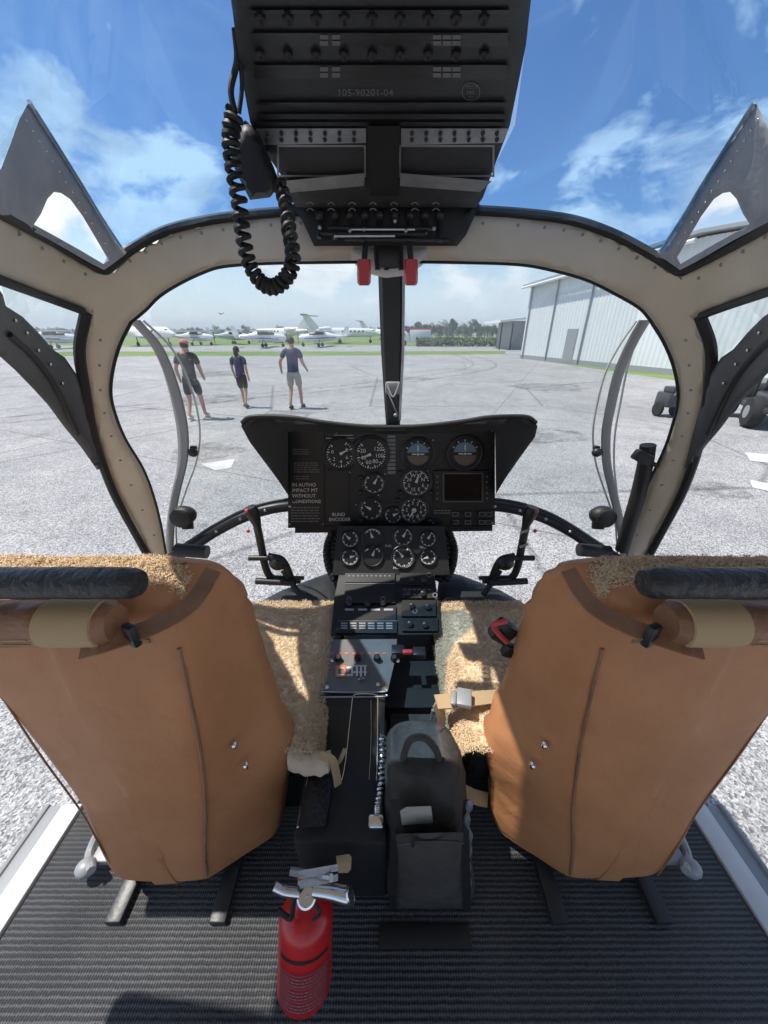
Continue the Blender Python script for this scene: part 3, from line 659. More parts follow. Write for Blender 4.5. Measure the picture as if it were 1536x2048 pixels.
b = MB(); b.sheet([(458, 300), (470, 340), (500, 400), (540, 395), (560, 370), (548, 335), (516, 262), (490, 240)], lambda x, y: .74, .05, 10, roll=.02, rollw=14)
hb = b.build('headset_holder', 'rubber', oh, 50)
# ================================================================== PILOT SEATS
def seat(s, label):
    """s = -1 left, +1 right; x measured outward from the cabin centre line"""
    x0 = .010
    def V(x, y, z): return Vector((x0+s*x, y, z))
    t = thing('pilot_seat', label, 'seat', V(.4, .6, fz), 'front pilot seats')
    secs = []
    for z, yb, yf, xi, xc, xo in ((.862, .347, .47, .264, .39, .592), (.90, .338, .49, .25, .385, .60), (1.0, .343, .51, .238, .37, .606), (1.13, .355, .53, .214, .345, .606), (1.28, .37, .55, .246, .328, .633), (1.42, .385, .56, .262, .322, .655), (1.50, .396, .555, .268, .322, .668), (1.555, .408, .535, .276, .33, .67), (1.585, .425, .515, .292, .345, .662), (1.60, .448, .495, .325, .37, .63)):
        kk = min(1, (yf-yb)/.165); ctl = [(xo, yf-.02), (xo+.002, yb+.05*kk), (xo-.012, yb+.014*kk), (xo-.045, yb), (xo-.15, yb-.005*kk), ((xo+xc)/2, yb-.009*kk), (xc+.07, yb-.004*kk), (xc+.014, yb), (xc-.010, yb+.012*kk), (xc*.55+xi*.45, yb+.050*kk), (xi+.012, yb+.098*kk), (xi, yb+.125*kk), (xi+.004, yf-.015), (xi+.04, yf), ((xi+xo)/2, yf+.005), (xo-.04, yf)]
        q = []; m = len(ctl)
        for i in range(m):
            a, b_, c, d = (Vector((*ctl[(i+o) % m], z)) for o in (-1, 0, 1, 2))
            for t_ in (0, .25, .5, .75): q.append(.5*((2*b_)+(c-a)*t_+(2*a-5*b_+4*c-d)*t_*t_+(3*b_-a-3*c+d)*t_**3))
        secs.append([V(p.x, p.y, p.z) for p in q])
    # refine along z
    m = len(secs[0]); fine = [catmull([sc[j] for sc in secs], 110) for j in range(m)]
    rows = [[fine[j][i] for j in range(m)] for i in range(110)]
    for i, row in enumerate(rows):
        for j, p in enumerate(row):
            w = noise.noise(Vector((p.x*8, p.z*5, s*3.1+p.y*9)))*.0045+noise.noise(Vector((p.x*3, p.z*3, s)))*.004
            inner = max(0, 1-max(0, abs(p.x-x0)-.27)/.09)
            w += inner*(noise.noise(Vector((p.x*14+5, p.z*30+p.x*25, p.y*24)))*.0085+noise.noise(Vector((p.x*30, p.z*60, p.y*30+s)))*.0035)
            fold = max(0, (p.z-1.44)/.16); w += fold*inner*noise.noise(Vector((p.x*26, p.z*34+p.x*40, s*4)))*.008
            p += Vector((s*w*.5, -w, w*.3))
    b = MB(); b.loft(rows); sb = b.build('backrest', 'tan_leather', t, 60)
    # seams and snaps of the cover
    b = MB()
    for off, rr in ((0, .0030),):
        sm = [V(x+off, y-.001, z) for x, y, z in ((.322, .398, 1.50), (.322, .388, 1.42), (.328, .373, 1.28), (.345, .358, 1.13), (.37, .346, 1.0), (.385, .341, .90))]
        b.tube(sm, rr, 6, 40)
    b.tube([V(x, y-.006, z) for x, y, z in ((.64, .405, 1.50), (.625, .392, 1.40), (.605, .376, 1.27), (.582, .362, 1.12), (.575, .350, 1.0), (.57, .345, .90))], .0016, 6, 40)
    b.build('seam', 'tan_fold', sb, True)
    b = MB()
    for x, y, z in ((.288, .405, 1.245), (.276, .402, 1.185)): b.lathe([(.007, 0), (.007, .003), (.004, .005)], Matrix.Translation(V(x, y, z)) @ Matrix.Rotation(R(-90)*s, 4, 'Z') @ Matrix.Rotation(R(70), 4, 'X'), 12)
    build_each(b, 'snap_button', 'chrome', sb, True)
    # top edge of the cover: a hem line under the rolls
    b = MB(); b.tube([V(.36, .398, 1.517), V(.5, .397, 1.510), V(.72, .397, 1.508)], .005, 8, 20); b.build('hem', 'tan_fold', sb, True)
    # rolls along the back of the seat top
    for nm, y, z, r, xi, m_, kk in (('crash_roll', .372, 1.643, .0205, .322, 'black_leather', 0), ('tan_roll', .370, 1.578, .0300, .372, 'tan_fold', 1)):
        b = MB(); n = 60; rows = []
        for i in range(n+1):
            x = xi+(.86-xi)*i/n; e = 1 if i > 1 else (.78 if i == 0 else .95)
            row = []
            for j in range(18):
                a = 2*math.pi*j/18; rr = r*e*(1+.05*noise.noise(Vector((x*30, a*2, s*7+kk))))
                row.append(V(x, y+rr*math.cos(a), z+rr*math.sin(a)))
            rows.append(row)
        b.loft(rows); rl = b.build(nm, m_, t, True)
        if kk:
            for xa, xb in ((.385, .462), (.60, .63)):
                b = MB(); b.lathe([(r*.9, 0), (r*1.07, .002), (r*1.08, (xb-xa)/2), (r*1.07, xb-xa-.002), (r*.9, xb-xa)], Matrix.Translation(V(xa if s > 0 else xb, y, z)) @ Matrix.Rotation(R(90), 4, 'Y'), 24)
                b.build('roll_strap', 'webbing', rl, 50)
            b = MB(); b.tube([V(.47, y-.0302, z-.002), V(.60, y-.0306, z-.004), V(.86, y-.0302, z-.002)], .0012, 6); b.tube([V(.47, y-.0285, z-.012), V(.86, y-.0285, z-.013)], .0010, 6); b.build('stitching', 'webbing', rl, True)
    b = MB(); ribbon(b, [V(.41, .345, 1.555), V(.375, .352, 1.562), V(.335, .382, 1.560), V(.295, .415, 1.572), V(.275, .46, 1.60)], .026, .004, Vector((0, -.5, .9))); b.build('harness_strap', 'tan_fold', t, 40)
    b = MB(); b.box(V(.352, .362, 1.563), (.020, .012, .036), Matrix.Rotation(R(25*s), 4, 'Z'), .004); b.build('strap_buckle', 'dark_metal', t, 40)
    # sheepskin: cushion and the cover of the front of the backrest
    rows = []; nx, ny = 190, 190
    random.seed(11)
    b = MB()
    for i in range(ny+1):
        v = i/ny
        for j in range(nx+1):
            u = j/nx; x = .150+.47*u; y = .47+.47*v; z = 1.13
            edge = min(u*.47, (1-u)*.47, (1-v)*.47, .05)/.05
            z -= .06*(1-math.sqrt(max(0, 1-(1-edge)**2)))
            p = Vector((x, y, z))
            h = noise.noise(p*110)*.55+noise.noise(p*210)*.4
            z += h*.007+.001; x -= (1-edge)*.004*h
            b.v.append(V(x, y, z))
    for i in range(ny):
        for j in range(nx):
            k = i*(nx+1)+j; b.f.append([k, k+1, k+nx+2, k+nx+1]); b.m.append(0)
    def csurf(u, v):
        x = .148+.30*u**1.2; y = .46+.48*v; ed = max(0, 1-(x-.148)/.035); 
        return V(x, y, 1.128-.030*ed**2), Vector((-s*ed, 0, 1-.6*ed)).normalized()
    def ssurf(u, v): return V(.150, .46+.48*v, 1.10-.16*u*u), Vector((-s, 0, .25)).normalized()
    fleece(b, csurf, 42000, .008, 5); fleece(b, ssurf, 8000, .008, 6)
    o = len(b.v)
    for i in range(ny+1):
        y = .47+.47*i/ny
        for j in range(13): b.v.append(V(.152, y, 1.085-.012*j))
    for i in range(ny):
        for j in range(12):
            k = o+i*13+j; b.f.append([k, k+1, k+14, k+13]); b.m.append(0)
    b.build('seat_cushion', 'sheepskin', t, True)
    b = MB(); n1, n2 = 150, 40
    def tsurf(u, v):
        a = math.pi*(.05+.95*v); x = .315+.44*u; h = noise.noise(Vector((x*14, s, 0)))*.006+noise.noise(Vector((x*110, v*11, s)))*.004-.02*max(0, 1-u/.12)**2
        return V(x, .468-.034*math.cos(a), 1.570+(.036+h)*math.sin(a)), Vector((0, -math.cos(a), math.sin(a)))
    b.v = [tsurf(i/n1, j/n2)[0] for i in range(n1+1) for j in range(n2+1)]; b.f = [[i*(n2+1)+j, i*(n2+1)+j+1, (i+1)*(n2+1)+j+1, (i+1)*(n2+1)+j] for i in range(n1) for j in range(n2)]; b.m = [0]*len(b.f)
    fleece(b, tsurf, 16000, .009, 7); b.build('sheepskin_top', 'sheepskin', t, True)
    b = MB(); b.box(V(.40, .70, 1.0), (.42, .40, .12), None, .02); b.build('seat_pan', 'black_plastic', t)
    b = MB()
    for x, y in ((.36, .42), (.58, .42), (.36, .86), (.58, .86)): b.tube([V(x, y, fz+.008), V(x, y, .96)], .016, 10)
    b.box(V(.36, .6, fz+.018), (.035, .62, .018), None, .003); b.box(V(.58, .6, fz+.018), (.035, .62, .018), None, .003); build_each(b, 'seat_leg', 'dark_metal', t, 40)
    b = MB(); b.tube([V(.66, .36, .86), V(.70, .40, .84), V(.69, .46, .87)], .009, 8, 16); b.ball(V(.685, .37, .845), (.022, .02, .018)); b.box(V(.66, .40, .835), (.05, .04, .022), None, .005); build_each(b, 'rail_lock', 'grey_steel', t, True)
    return t
seat(-1, 'left pilot seat, tan leather back with black and tan rolls, fire extinguisher standing beside it')
seat(1, 'right pilot seat, tan leather back with black roll, dark bag leaning beside it')

# ================================================================== INSTRUMENT PANEL
YP = 1.15
S_p = lambda d: (lambda px, py: P(px, py, YP-d))
pn = thing('instrument_panel', 'black instrument panel with round dials and a screen under a flared glareshield', 'instrument panel', P(783, 1058, YP))
b = MB(); b.slab([P(x, y, YP) for x, y in ((576, 1056), (990, 1050), (990, 856), (576, 856))], .05, Vector((0, 1, 0))); b.build('panel_face', 'panel_black', pn)
b = MB(); b.slab([P(x, y, YP-.004) for x, y in ((578, 1054), (648, 1054), (648, 858), (578, 858))], .003, Vector((0, 1, 0))); b.slab([P(x, y, YP-.004) for x, y in ((652, 1050), (698, 1050), (698, 940), (652, 940))], .003, Vector((0, 1, 0)))
b.slab([P(x, y, YP-.003) for x, y in ((716, 1052), (862, 1052), (862, 860), (716, 860))], .002, Vector((0, 1, 0))); build_each(b, 'sub_panel', 'black_plastic', pn)
hood = [(482, 852), (490, 838), (505, 832), (580, 833), (640, 842), (710, 849), (780, 852), (850, 849), (920, 842), (980, 833), (1050, 832), (1066, 838), (1075, 852), (1070, 874), (1040, 915), (1012, 955), (992, 988), (990, 862), (900, 866), (780, 868), (660, 866), (576, 862), (576, 990), (556, 960), (530, 925), (500, 885)]
b = MB(); b.sheet(hood, lambda x, y: YP-.085, .09, 12, roll=.008, rollw=9); b.build('glareshield', 'hood_black', pn, 40)
b = MB(); b.tube([P(x, y, YP-.09) for x, y in ((484, 846), (505, 834), (580, 835), (640, 844), (710, 852), (780, 855), (850, 852), (920, 844), (980, 835), (1050, 834), (1072, 846))], .007, 10, 60); b.build('glareshield_edge', 'rubber', pn, True)
def gauge(name, cx, cy, r, S, depth, kind, par, rng=None, needle=40):
    w = r*depth/FPX
    c = S(cx, cy); b = MB()
    nrm = (S(cx+5, cy)-S(cx-5, cy)).cross(S(cx, cy-5)-S(cx, cy+5)).normalized()
    if nrm.dot(EYE-c) < 0: nrm = -nrm
    M = Matrix.Translation(c) @ nrm.to_track_quat('Z', 'Y').to_matrix().to_4x4()
    b.lathe([(w*1.12, -.004), (w*1.12, .004), (w*1.02, .0065), (w*.93, .004), (w*.90, -.002)], M, 36); bz = b.build(name, 'black_plastic', par, 40)
    So = lambda px, py: S(px, py)+nrm*.0012
    b = MB(); b.disc(cx, cy, r*.92, So); dl = b.build('dial', 'dial', bz, fixn=False)
    S2 = lambda px, py: S(px, py)+nrm*.0022
    S3 = lambda px, py: S(px, py)+nrm*.0032
    b = MB(); b.cur = 0
    if kind == 'attitude':
        b.cur = 1; b.disc(cx, cy, r*.7, S2, 8, 172); b.cur = 2; b.disc(cx, cy, r*.7, S2, 188, 352); b.cur = 0
        b.rect(cx-r*.4, cy-1.2, cx-r*.1, cy+1.2, S3); b.rect(cx+r*.1, cy-1.2, cx+r*.4, cy+1.2, S3); b.rect(cx-1.3, cy-r*.55, cx+1.3, cy-r*.2, S3); b.rect(cx-2, cy-2, cx+2, cy+2, S3)
        for a in (30, 60, 90, 120, 150): b.line((cx+r*.74*math.cos(R(a)), cy-r*.74*math.sin(R(a))), (cx+r*.86*math.cos(R(a)), cy-r*.86*math.sin(R(a))), 1.6, S2)
    else:
        n = {'compass': 36, 'clock': 36, 'airspeed': 28, 'arc': 14}.get(kind, 24)
        a0, a1 = (0, 360) if kind in ('compass', 'clock') else ((35, 145) if kind == 'arc' else (-225, 60))
        for i in range(n+1):
            a = R(a0+(a1-a0)*i/n); L_ = .68 if i % 3 == 0 else .77
            b.line((cx+r*L_*math.cos(a), cy-r*L_*math.sin(a)), (cx+r*.86*math.cos(a), cy-r*.86*math.sin(a)), 1.5 if i % 3 else 2.2, S2)
        if rng:
            k = len(rng)
            for i, tx in enumerate(rng):
                a = R(a0+(a1-a0)*(i+.5)/k); b.text(tx, cx+r*.50*math.cos(a), cy-r*.50*math.sin(a)+r*.10, r*.24, S2, 'CENTER')
        if kind == 'arc': b.ring(cx, cy, r*.86, r*.90, S2, 35, 145, 16)
        if kind == 'clock': b.disc(cx, cy, r*.16, S3)
        a = R(needle); b.add([S3(cx-3*math.sin(a), cy-3*math.cos(a)), S3(cx+3*math.sin(a), cy+3*math.cos(a)), S3(cx+r*.66*math.cos(a), cy-r*.66*math.sin(a))], [[0, 1, 2]])
    b.build('markings', ['white_mark', 'horizon_blue', 'horizon_brown'], dl, fixn=False)
    return bz
S0 = S_p(.006)
gauge('torque_gauge', 680, 908, 31, S0, 1.2, 'round', pn, ['0', '2', '4', '6', '8'], 30)
gauge('airspeed_gauge', 742, 908, 34, S0, 1.2, 'airspeed', pn, ['20', '40', '60', '80', '100', '120'], 200)
gauge('attitude_gauge', 836, 908, 31, S0, 1.2, 'attitude', pn)
gauge('attitude_gauge', 930, 907, 33, S0, 1.2, 'attitude', pn)
gauge('rpm_gauge', 748, 967, 22, S0, 1.2, 'round', pn, None, 60)
gauge('compass_gauge', 832, 965, 30, S0, 1.2, 'compass', pn, ['N', '33', 'W', '24', 'S', '15', 'E', '6'], 70)
gauge('altimeter', 828, 1020, 29, S0, 1.2, 'clock', pn, ['1', '2', '3', '4', '5', '6', '7', '8', '9'], 240)
gauge('fuel_gauge', 742, 1018, 24, S0, 1.2, 'round', pn, None, 150)
gauge('pressure_gauge', 786, 1030, 18, S0, 1.2, 'round', pn, None, 20)
b = MB()
for i in range(10): b.slab([S0(x, y) for x, y in ((775, 876+i*8), (791, 876+i*8), (791, 870+i*8), (775, 870+i*8))], .006, Vector((0, 1, 0)))
build_each(b, 'warning_light', 'dim_mark', pn)
b = MB(); b.slab([S_p(.010)(x, y) for x, y in ((868, 1010), (984, 1008), (984, 942), (868, 942))], .012, Vector((0, 1, 0))); sc_ = b.build('display_unit', 'black_plastic', pn)
b = MB(); b.slab([S_p(.012)(x, y) for x, y in ((890, 1000), (962, 1000), (962, 950), (890, 950))], .003, Vector((0, 1, 0))); b.build('screen', 'screen', sc_)
b = MB()
for i in range(5):
    for x in (875, 974): b.ball(S_p(.012)(x, 953+i*11), .0035, seg=8)
b.frame(886, 946, 966, 1004, 1.2, S_p(.0125)); build_each(b, 'display_button', 'dim_mark', sc_, True)
b = MB(); S1 = S_p(.0066)
b.text('WARNING', 671, 858, 6, S1); b.text('IG', 668, 867, 5, S1); b.rect(668, 870, 706, 871, S1); b.rect(652, 876, 708, 877, S1)
for i, tx in enumerate(('THIS AIRCRAFT', 'TO BE OPERATED', 'DAY BY VISUAL', 'FLIGHT RULES', 'IN DAYLIGHT', 'ONLY')): pass
b.text('IN AUTHO', 584, 973, 7, S1); b.text('IMPACT MT', 584, 984, 7, S1); b.text('WITHOUT', 584, 995, 7, S1); b.text('CONDITIONS', 584, 1006, 6.5, S1)
b.text('BLIND', 664, 1032, 6.5, S1); b.text('ENCODER', 658, 1042, 6.5, S1); b.text('MAX', 748, 1034, 5, S1)
random.seed(5)
def scrawl(x, y, w, n, lh, S):                   # rows of print too fine to read
    for k in range(n):
        xx = x
        while xx < x+w-3:
            l = random.uniform(2, 7); b.rect(xx, y+k*lh, min(xx+l, x+w), y+k*lh+lh*.42, S); xx += l+1.6
scrawl(664, 873-8, 42, 0, 4, S1)
b.build('placard_text', 'white_mark', pn, fixn=False)
b = MB(); scrawl(588, 925, 50, 5, 4.5, S1); scrawl(586, 898, 34, 3, 4.5, S1); scrawl(588, 952, 30, 2, 4.5, S1); scrawl(582, 1014, 58, 6, 5.5, S1); scrawl(664, 880, 42, 3, 4, S1); scrawl(868, 1020, 34, 2, 5, S1)
b.build('small_print', 'dim_mark', pn, fixn=False)
for x in (905, 930, 958, 972):
    for y in (1024, 1040):
        b = MB(); b.slab([S_p(.009)(xx, yy) for xx, yy in ((x, y+9), (x+12, y+9), (x+12, y), (x, y))], .006, Vector((0, 1, 0))); pb = b.build('push_button', 'black_plastic', pn)
        b = MB(); b.frame(x, y, x+12, y+9, 1.2, S_p(.0093)); b.build('button_rim', 'dim_mark', pb, fixn=False)
b = MB()
for x, y in ((580, 862), (646, 862), (580, 1048), (646, 1048), (985, 862), (985, 1046), (700, 945), (712, 1010), (866, 880), (866, 1046), (757, 985), (757, 990), (770, 948), (855, 942)): b.ball(S1(x, y), .0028, seg=8)
build_each(b, 'screw', 'alu', pn, True)
b = MB()
for x, y in ((722, 955), (722, 985), (800, 985), (800, 945), (860, 985), (722, 1040), (795, 1000), (905, 1046), (860, 1040)): 
    c = S1(x, y); b.lathe([(.008, 0), (.0075, .008), (.005, .010)], Matrix.Translation(c) @ Matrix.Rotation(R(90), 4, 'X'), 14)
build_each(b, 'knob', 'black_plastic', pn, True)
b = MB(); b.slab([S_p(.003)(x, y) for x, y in ((590, 1066), (985, 1062), (985, 1052), (590, 1054))], .02, Vector((0, 1, 0))); b.build('panel_sill', 'black_plastic', pn)

# ================================================================== CENTRE CONSOLE
co = thing('centre_console', 'black centre console with radios, grey switch plate and long slotted box between the seats', 'centre console', Vector((0, .7, fz)))
Yg = lin(1.10, 1055, 1.01, 1142)
S_g = lambda d: (lambda px, py: near(P(px, py, Yg(px, py)), d))
b = MB(); b.slab([S_g(0)(x, y) for x, y in ((664, 1150), (900, 1150), (888, 1052), (676, 1052))], .10); b.build('gauge_pedestal', 'panel_black', co)
for cx, cy, r, k, nd in ((745, 1076, 21, 'arc', 110), (745, 1112, 21, 'arc', 70), (806, 1074, 20, 'round', 60), (806, 1114, 23, 'round', 130), (856, 1078, 17, 'round', 60), (856, 1114, 17, 'round', 200), (700, 1078, 18, 'round', 140), (700, 1114, 18, 'round', 10)):
    gauge('engine_gauge', cx, cy, r, S_g(.004), 1.18, k, co, None, nd)
b = MB(); S1 = S_g(.006)
for x, y, tx in ((770, 1094, 'FUEL'), (838, 1096, 'TEMP'), (786, 1138, 'PRESS')): b.text(tx, x, y, 4.5, S1)
b.build('gauge_label', 'white_mark', co, fixn=False)
for sx in (0, 1):
    b = MB(); X = (lambda v: 1562-v) if sx else (lambda v: v)
    for k, (r, xx) in enumerate(((.022, 672), (.016, 655))):
        pts = [P(X(xx+12), 1060, 1.16), P(X(xx), 1095, 1.13), P(X(xx+3), 1130, 1.08), P(X(xx+16), 1160, 1.04)]
        q = catmull(pts, 60); b.tube(q, (lambda r_: (lambda u: r_*(1+.10*math.sin(u*150))))(r), 12)
    b.build('air_duct', 'rubber', co, True)
# radio stack
Yr = lin(1.02, 1140, .79, 1268)
S_r = lambda d: (lambda px, py: near(P(px, py, Yr(px, py)), d))
b = MB(); b.sheet([(680, 1140), (868, 1140), (876, 1200), (884, 1268), (662, 1272), (668, 1200)], Yr, .10, 20); b.build('radio_housing', 'panel_black', co, 30)
b = MB()
for x0, y0, x1, y1 in ((690, 1146, 790, 1164), (690, 1167, 790, 1206), (676, 1212, 792, 1240), (672, 1242, 794, 1266), (800, 1146, 864, 1170), (802, 1174, 868, 1196), (804, 1200, 872, 1232), (806, 1236, 876, 1262)):
    b.slab([S_r(.010)(x, y) for x, y in ((x0-(y1-y0)*.05, y1), (x1, y1), (x1, y0), (x0, y0))], .012)
build_each(b, 'radio_unit', 'black_plastic', co)
b = MB()
for i in range(3):
    for j in range(6): b.slab([S_r(.013)(x, y) for x, y in ((682+j*18, 1252+i*5-4), (695+j*18, 1252+i*5-4), (695+j*18, 1249+i*5-4), (682+j*18, 1249+i*5-4))], .003)
for i in range(4): b.slab([S_r(.013)(x, y) for x, y in ((690+i*26, 1221), (708+i*26, 1221), (708+i*26, 1217), (690+i*26, 1217))], .003)
build_each(b, 'keypad', 'alu', co)
b = MB()
for x, y in ((698, 1206), (735, 1207), (766, 1206), (824, 1158), (848, 1160), (815, 1186), (846, 1187), (824, 1212), (856, 1214), (820, 1248), (850, 1250)):
    c = S_r(.012)(x, y); nn = (EYE-c).normalized(); b.lathe([(.010, 0), (.009, .012), (.006, .014)], Matrix.Translation(c) @ nn.to_track_quat('Z', 'Y').to_matrix().to_4x4(), 14)
build_each(b, 'radio_knob', 'dark_metal', co, True)
b = MB()
for x, y in ((698, 1198), (766, 1198), (858, 1150), (830, 1222), (870, 1190)):
    b.ring(x, y, 3.2, 5, S_r(.0135)); 
for i in range(10): b.rect(696+i*9, 1150, 700+i*9, 1153, S_r(.0115)); b.rect(806+(i % 6)*10, 1178+(i//6)*10, 812+(i % 6)*10, 1180+(i//6)*10, S_r(.0115))
b.rect(690, 1166, 790, 1167.5, S_r(.0115)); b.rect(676, 1241, 794, 1242.5, S_r(.0125))
b.build('radio_marking', 'dim_mark', co, fixn=False)
# grey switch plate
Yk = lin(.775, 1278, .60, 1386)
S_k = lambda d: (lambda px, py: near(P(px, py, Yk(px, py)), d))
b = MB(); b.sheet([(654, 1279), (794, 1278), (790, 1320), (776, 1380), (768, 1386), (644, 1386), (640, 1380), (650, 1310)], Yk, .10, 14, roll=.003, rollw=4); b.build('switch_plate', 'console_grey', co, 30)
b = MB(); b.tube([S_k(.001)(x, y) for x, y in ((644, 1379), (650, 1384), (764, 1384), (772, 1378))], .002, 6, 20); b.tube([S_k(.001)(x, y) for x, y in ((640, 1391), (648, 1394), (764, 1393), (772, 1389))], .0018, 6, 20); b.build('plate_edge', 'alu', co, True)
b = MB()
for x in (676, 715, 754, 788):
    c = S_k(0)(x, 1318); nn = (EYE-c).normalized().lerp(Vector((0, 0, 1)), .4); b.lathe([(.010, 0), (.010, .006), (.0085, .007), (.0085, .020), (.006, .023)], Matrix.Translation(c) @ nn.to_track_quat('Z', 'Y').to_matrix().to_4x4(), 16)
build_each(b, 'switch_knob', 'black_plastic', co, True)
b = MB()
for x, y in ((664, 1321), (796, 1321), (654, 1374), (756, 1369)):
    c = S_k(0)(x, y); b.lathe([(.0055, 0), (.005, .002), (.002, .003)], Matrix.Translation(c) @ (EYE-c).normalized().to_track_quat('Z', 'Y').to_matrix().to_4x4(), 14)
build_each(b, 'screw', 'chrome', co, True)
b = MB(); b.frame(672, 1333, 706, 1352, 4, S_k(.002)); b.rect(706, 1330, 734, 1333, S_k(.002)); b.rect(706, 1342, 734, 1346, S_k(.002))
for x in (712, 720, 728): b.slab([S_k(.008)(xx, y) for xx, y in ((x, 1352), (x+4, 1352), (x+4, 1332), (x, 1332))], .008)
b.build('switch_guard', 'white_mark', co, fixn=False)
b = MB(); b.frame(671, 1331, 692, 1354, 3.2, S_k(.004))
for i in range(8): b.rect(660+i*15, 1305, 667+i*15, 1308.5, S_k(.0015))
b.build('orange_marking', 'orange_mark', co, fixn=False)
b = MB(); c = S_k(.012)(722, 1358); b.box(c, (.018, .006, .006), Matrix.Rotation(R(20), 4, 'Z'), .001); b.tube([c, c+Vector((0, -.004, .014))], .0025, 8); b.build('toggle', 'alu', co, True)
# long black box with rimmed slots and the recess beside it
b = MB(); xL = -.178
b.box((-.085, .47, .92), (.185, .27, .26), None, .012); b.box((-.08, .685, .95), (.17, .20, .30)); b.box((.08, .80, .93), (.15, .34, .2)); b.build('console_box', 'panel_black', co, 40)
Yb = lin(.60, 1386, .362, 1655)
S_b = lambda d: (lambda px, py: near(P(px, py, Yb(px, py)), d))
b = MB(); b.sheet([(640, 1389), (770, 1388), (768, 1500), (764, 1600), (758, 1660), (590, 1660), (606, 1580), (628, 1460)], Yb, .06, 20, roll=.005, rollw=6); b.build('box_lid', 'panel_black', co, 40)
b = MB()
def edge(pts, r=.0016): b.tube([S_b(.001)(x, y) for x, y in pts], r, 6, 50)
edge([(655, 1660), (668, 1610), (688, 1540), (700, 1440), (705, 1396), (709, 1390), (716, 1388), (744, 1388), (752, 1391), (755, 1400), (755, 1500), (752, 1580), (746, 1655)])
edge([(650, 1394), (640, 1440), (628, 1500), (612, 1570), (594, 1655)], .0013); edge([(594, 1654), (640, 1655), (700, 1658), (746, 1655)], .0017)
edge([(742, 1400), (742, 1480), (738, 1560), (732, 1640)], .0008)
b.build('slot_rim', 'chrome', co, True)
b = MB(); b.slab([P(x, y, Y) for x, y, Y in ((590, 1662, .36), (758, 1662, .36), (742, 1790, .35), (606, 1790, .35))], .02, Vector((0, 1, 0))); b.build('box_end', 'panel_black', co)
b = MB()
for x, y in ((796, 1302), (838, 1306)): b.box(P(x, y, .72), (.035, .03, .02), None, .003)
build_each(b, 'relay_block', 'dark_metal', co, 30)
b = MB(); b.box(P(815, 1304, .70), (.026, .012, .010), None, .002); b.build('red_switch', 'red_plastic', co, 30)
b = MB(); b.slab([P(x, y, Y) for x, y, Y in ((776, 1560, .50), (880, 1560, .50), (884, 1400, .66), (782, 1400, .66))], .01); b.build('side_carpet', 'bag_cloth', co)
b = MB()
b.tube([P(x, y, .56) for x, y in ((866, 1420), (858, 1470), (860, 1500), (872, 1540))], .004, 8, 30); b.tube([P(x, y, .56) for x, y in ((800, 1470), (830, 1476), (866, 1466))], .003, 8, 20); b.tube([P(x, y, .56) for x, y in ((806, 1470), (812, 1492), (824, 1496))], .003, 8, 20); b.build('cable', 'grey_steel', co, True)
# silver coiled cord lying along the box
b = MB(); coil(b, [near(P(x, y, Yb(x, y)), .016) for x, y in ((764, 1470), (764, 1520), (762, 1570), (758, 1610), (756, 1632))], .0075, .0032, .0085)
c = near(P(752, 1642, .372), .02); b.box(c, (.03, .022, .026), Matrix.Rotation(R(25), 4, 'X'), .004)
c2 = b.build('silver_cord', 'chrome', None, True); tag(c2, 'silver coiled cord lying along the black console box', 'cord')

# ================================================================== CONTROL STICKS
for sx in (0, 1):
    X = (lambda v: 1566-v) if sx else (lambda v: v)
    Yq = 1.0
    t = thing('control_stick', 'black curved control stick in front of the %s seat, %s' % (('left', 'red button at its top') if not sx else ('right', 'cable clamps on its shaft')), 'control stick', P(X(560), 1165, Yq), 'pilot control sticks')
    b = MB(); b.tube([P(X(x), y, Yq) for x, y in ((510, 1030), (516, 1060), (524, 1100), (530, 1130), (540, 1152), (560, 1162), (600, 1160))], .0125, 12, 40); b.build('shaft', 'rubber', t, True)
    b = MB(); rows = [P(X(x), y, Yq-.005) for x, y in ((500, 1014), (505, 1026), (513, 1046), (519, 1068), (522, 1080))]
    b.tube(rows, lambda u: .014+.007*math.sin(u*5.0+.6), 14, 30); g = b.build('grip', 'black_plastic', t, True)
    b = MB(); b.ball(P(X(494), 1022, Yq-.02), (.007, .007, .007), seg=10); b.ball(P(X(496), 1062, Yq-.02), (.006, .006, .006), seg=10); build_each(b, 'red_button', 'red_plastic', g, True)
    b = MB(); b.ball(P(X(556), 1126, Yq-.01), (.030, .022, .026)); b.tube([P(X(536), 1112, Yq-.01), P(X(566), 1122, Yq-.01), P(X(584), 1160, Yq)], .012, 10, 20); b.tube([P(X(498), 1116, Yq-.01), P(X(540), 1116, Yq-.01)], .009, 10)
    b.tube([P(X(566), 1140, Yq), P(X(600), 1190, .98)], .010, 10); b.build('stick_fitting', 'black_plastic', t, True)
    b = MB(); b.tube([P(X(512), 1162, Yq-.02), P(X(588), 1166, Yq-.02)], .011, 12); b.tube([P(X(540), 1154, Yq), P(X(608), 1156, Yq)], .007, 10); b.build('pedal_bar', 'dark_metal', t, True)
    if sx:
        b = MB()
        for y in (1060, 1088): b.tube([P(1040, y+6, Yq-.018), P(1056, y, Yq-.018)], .004, 8)
        build_each(b, 'cable_clamp', 'alu', t, True)

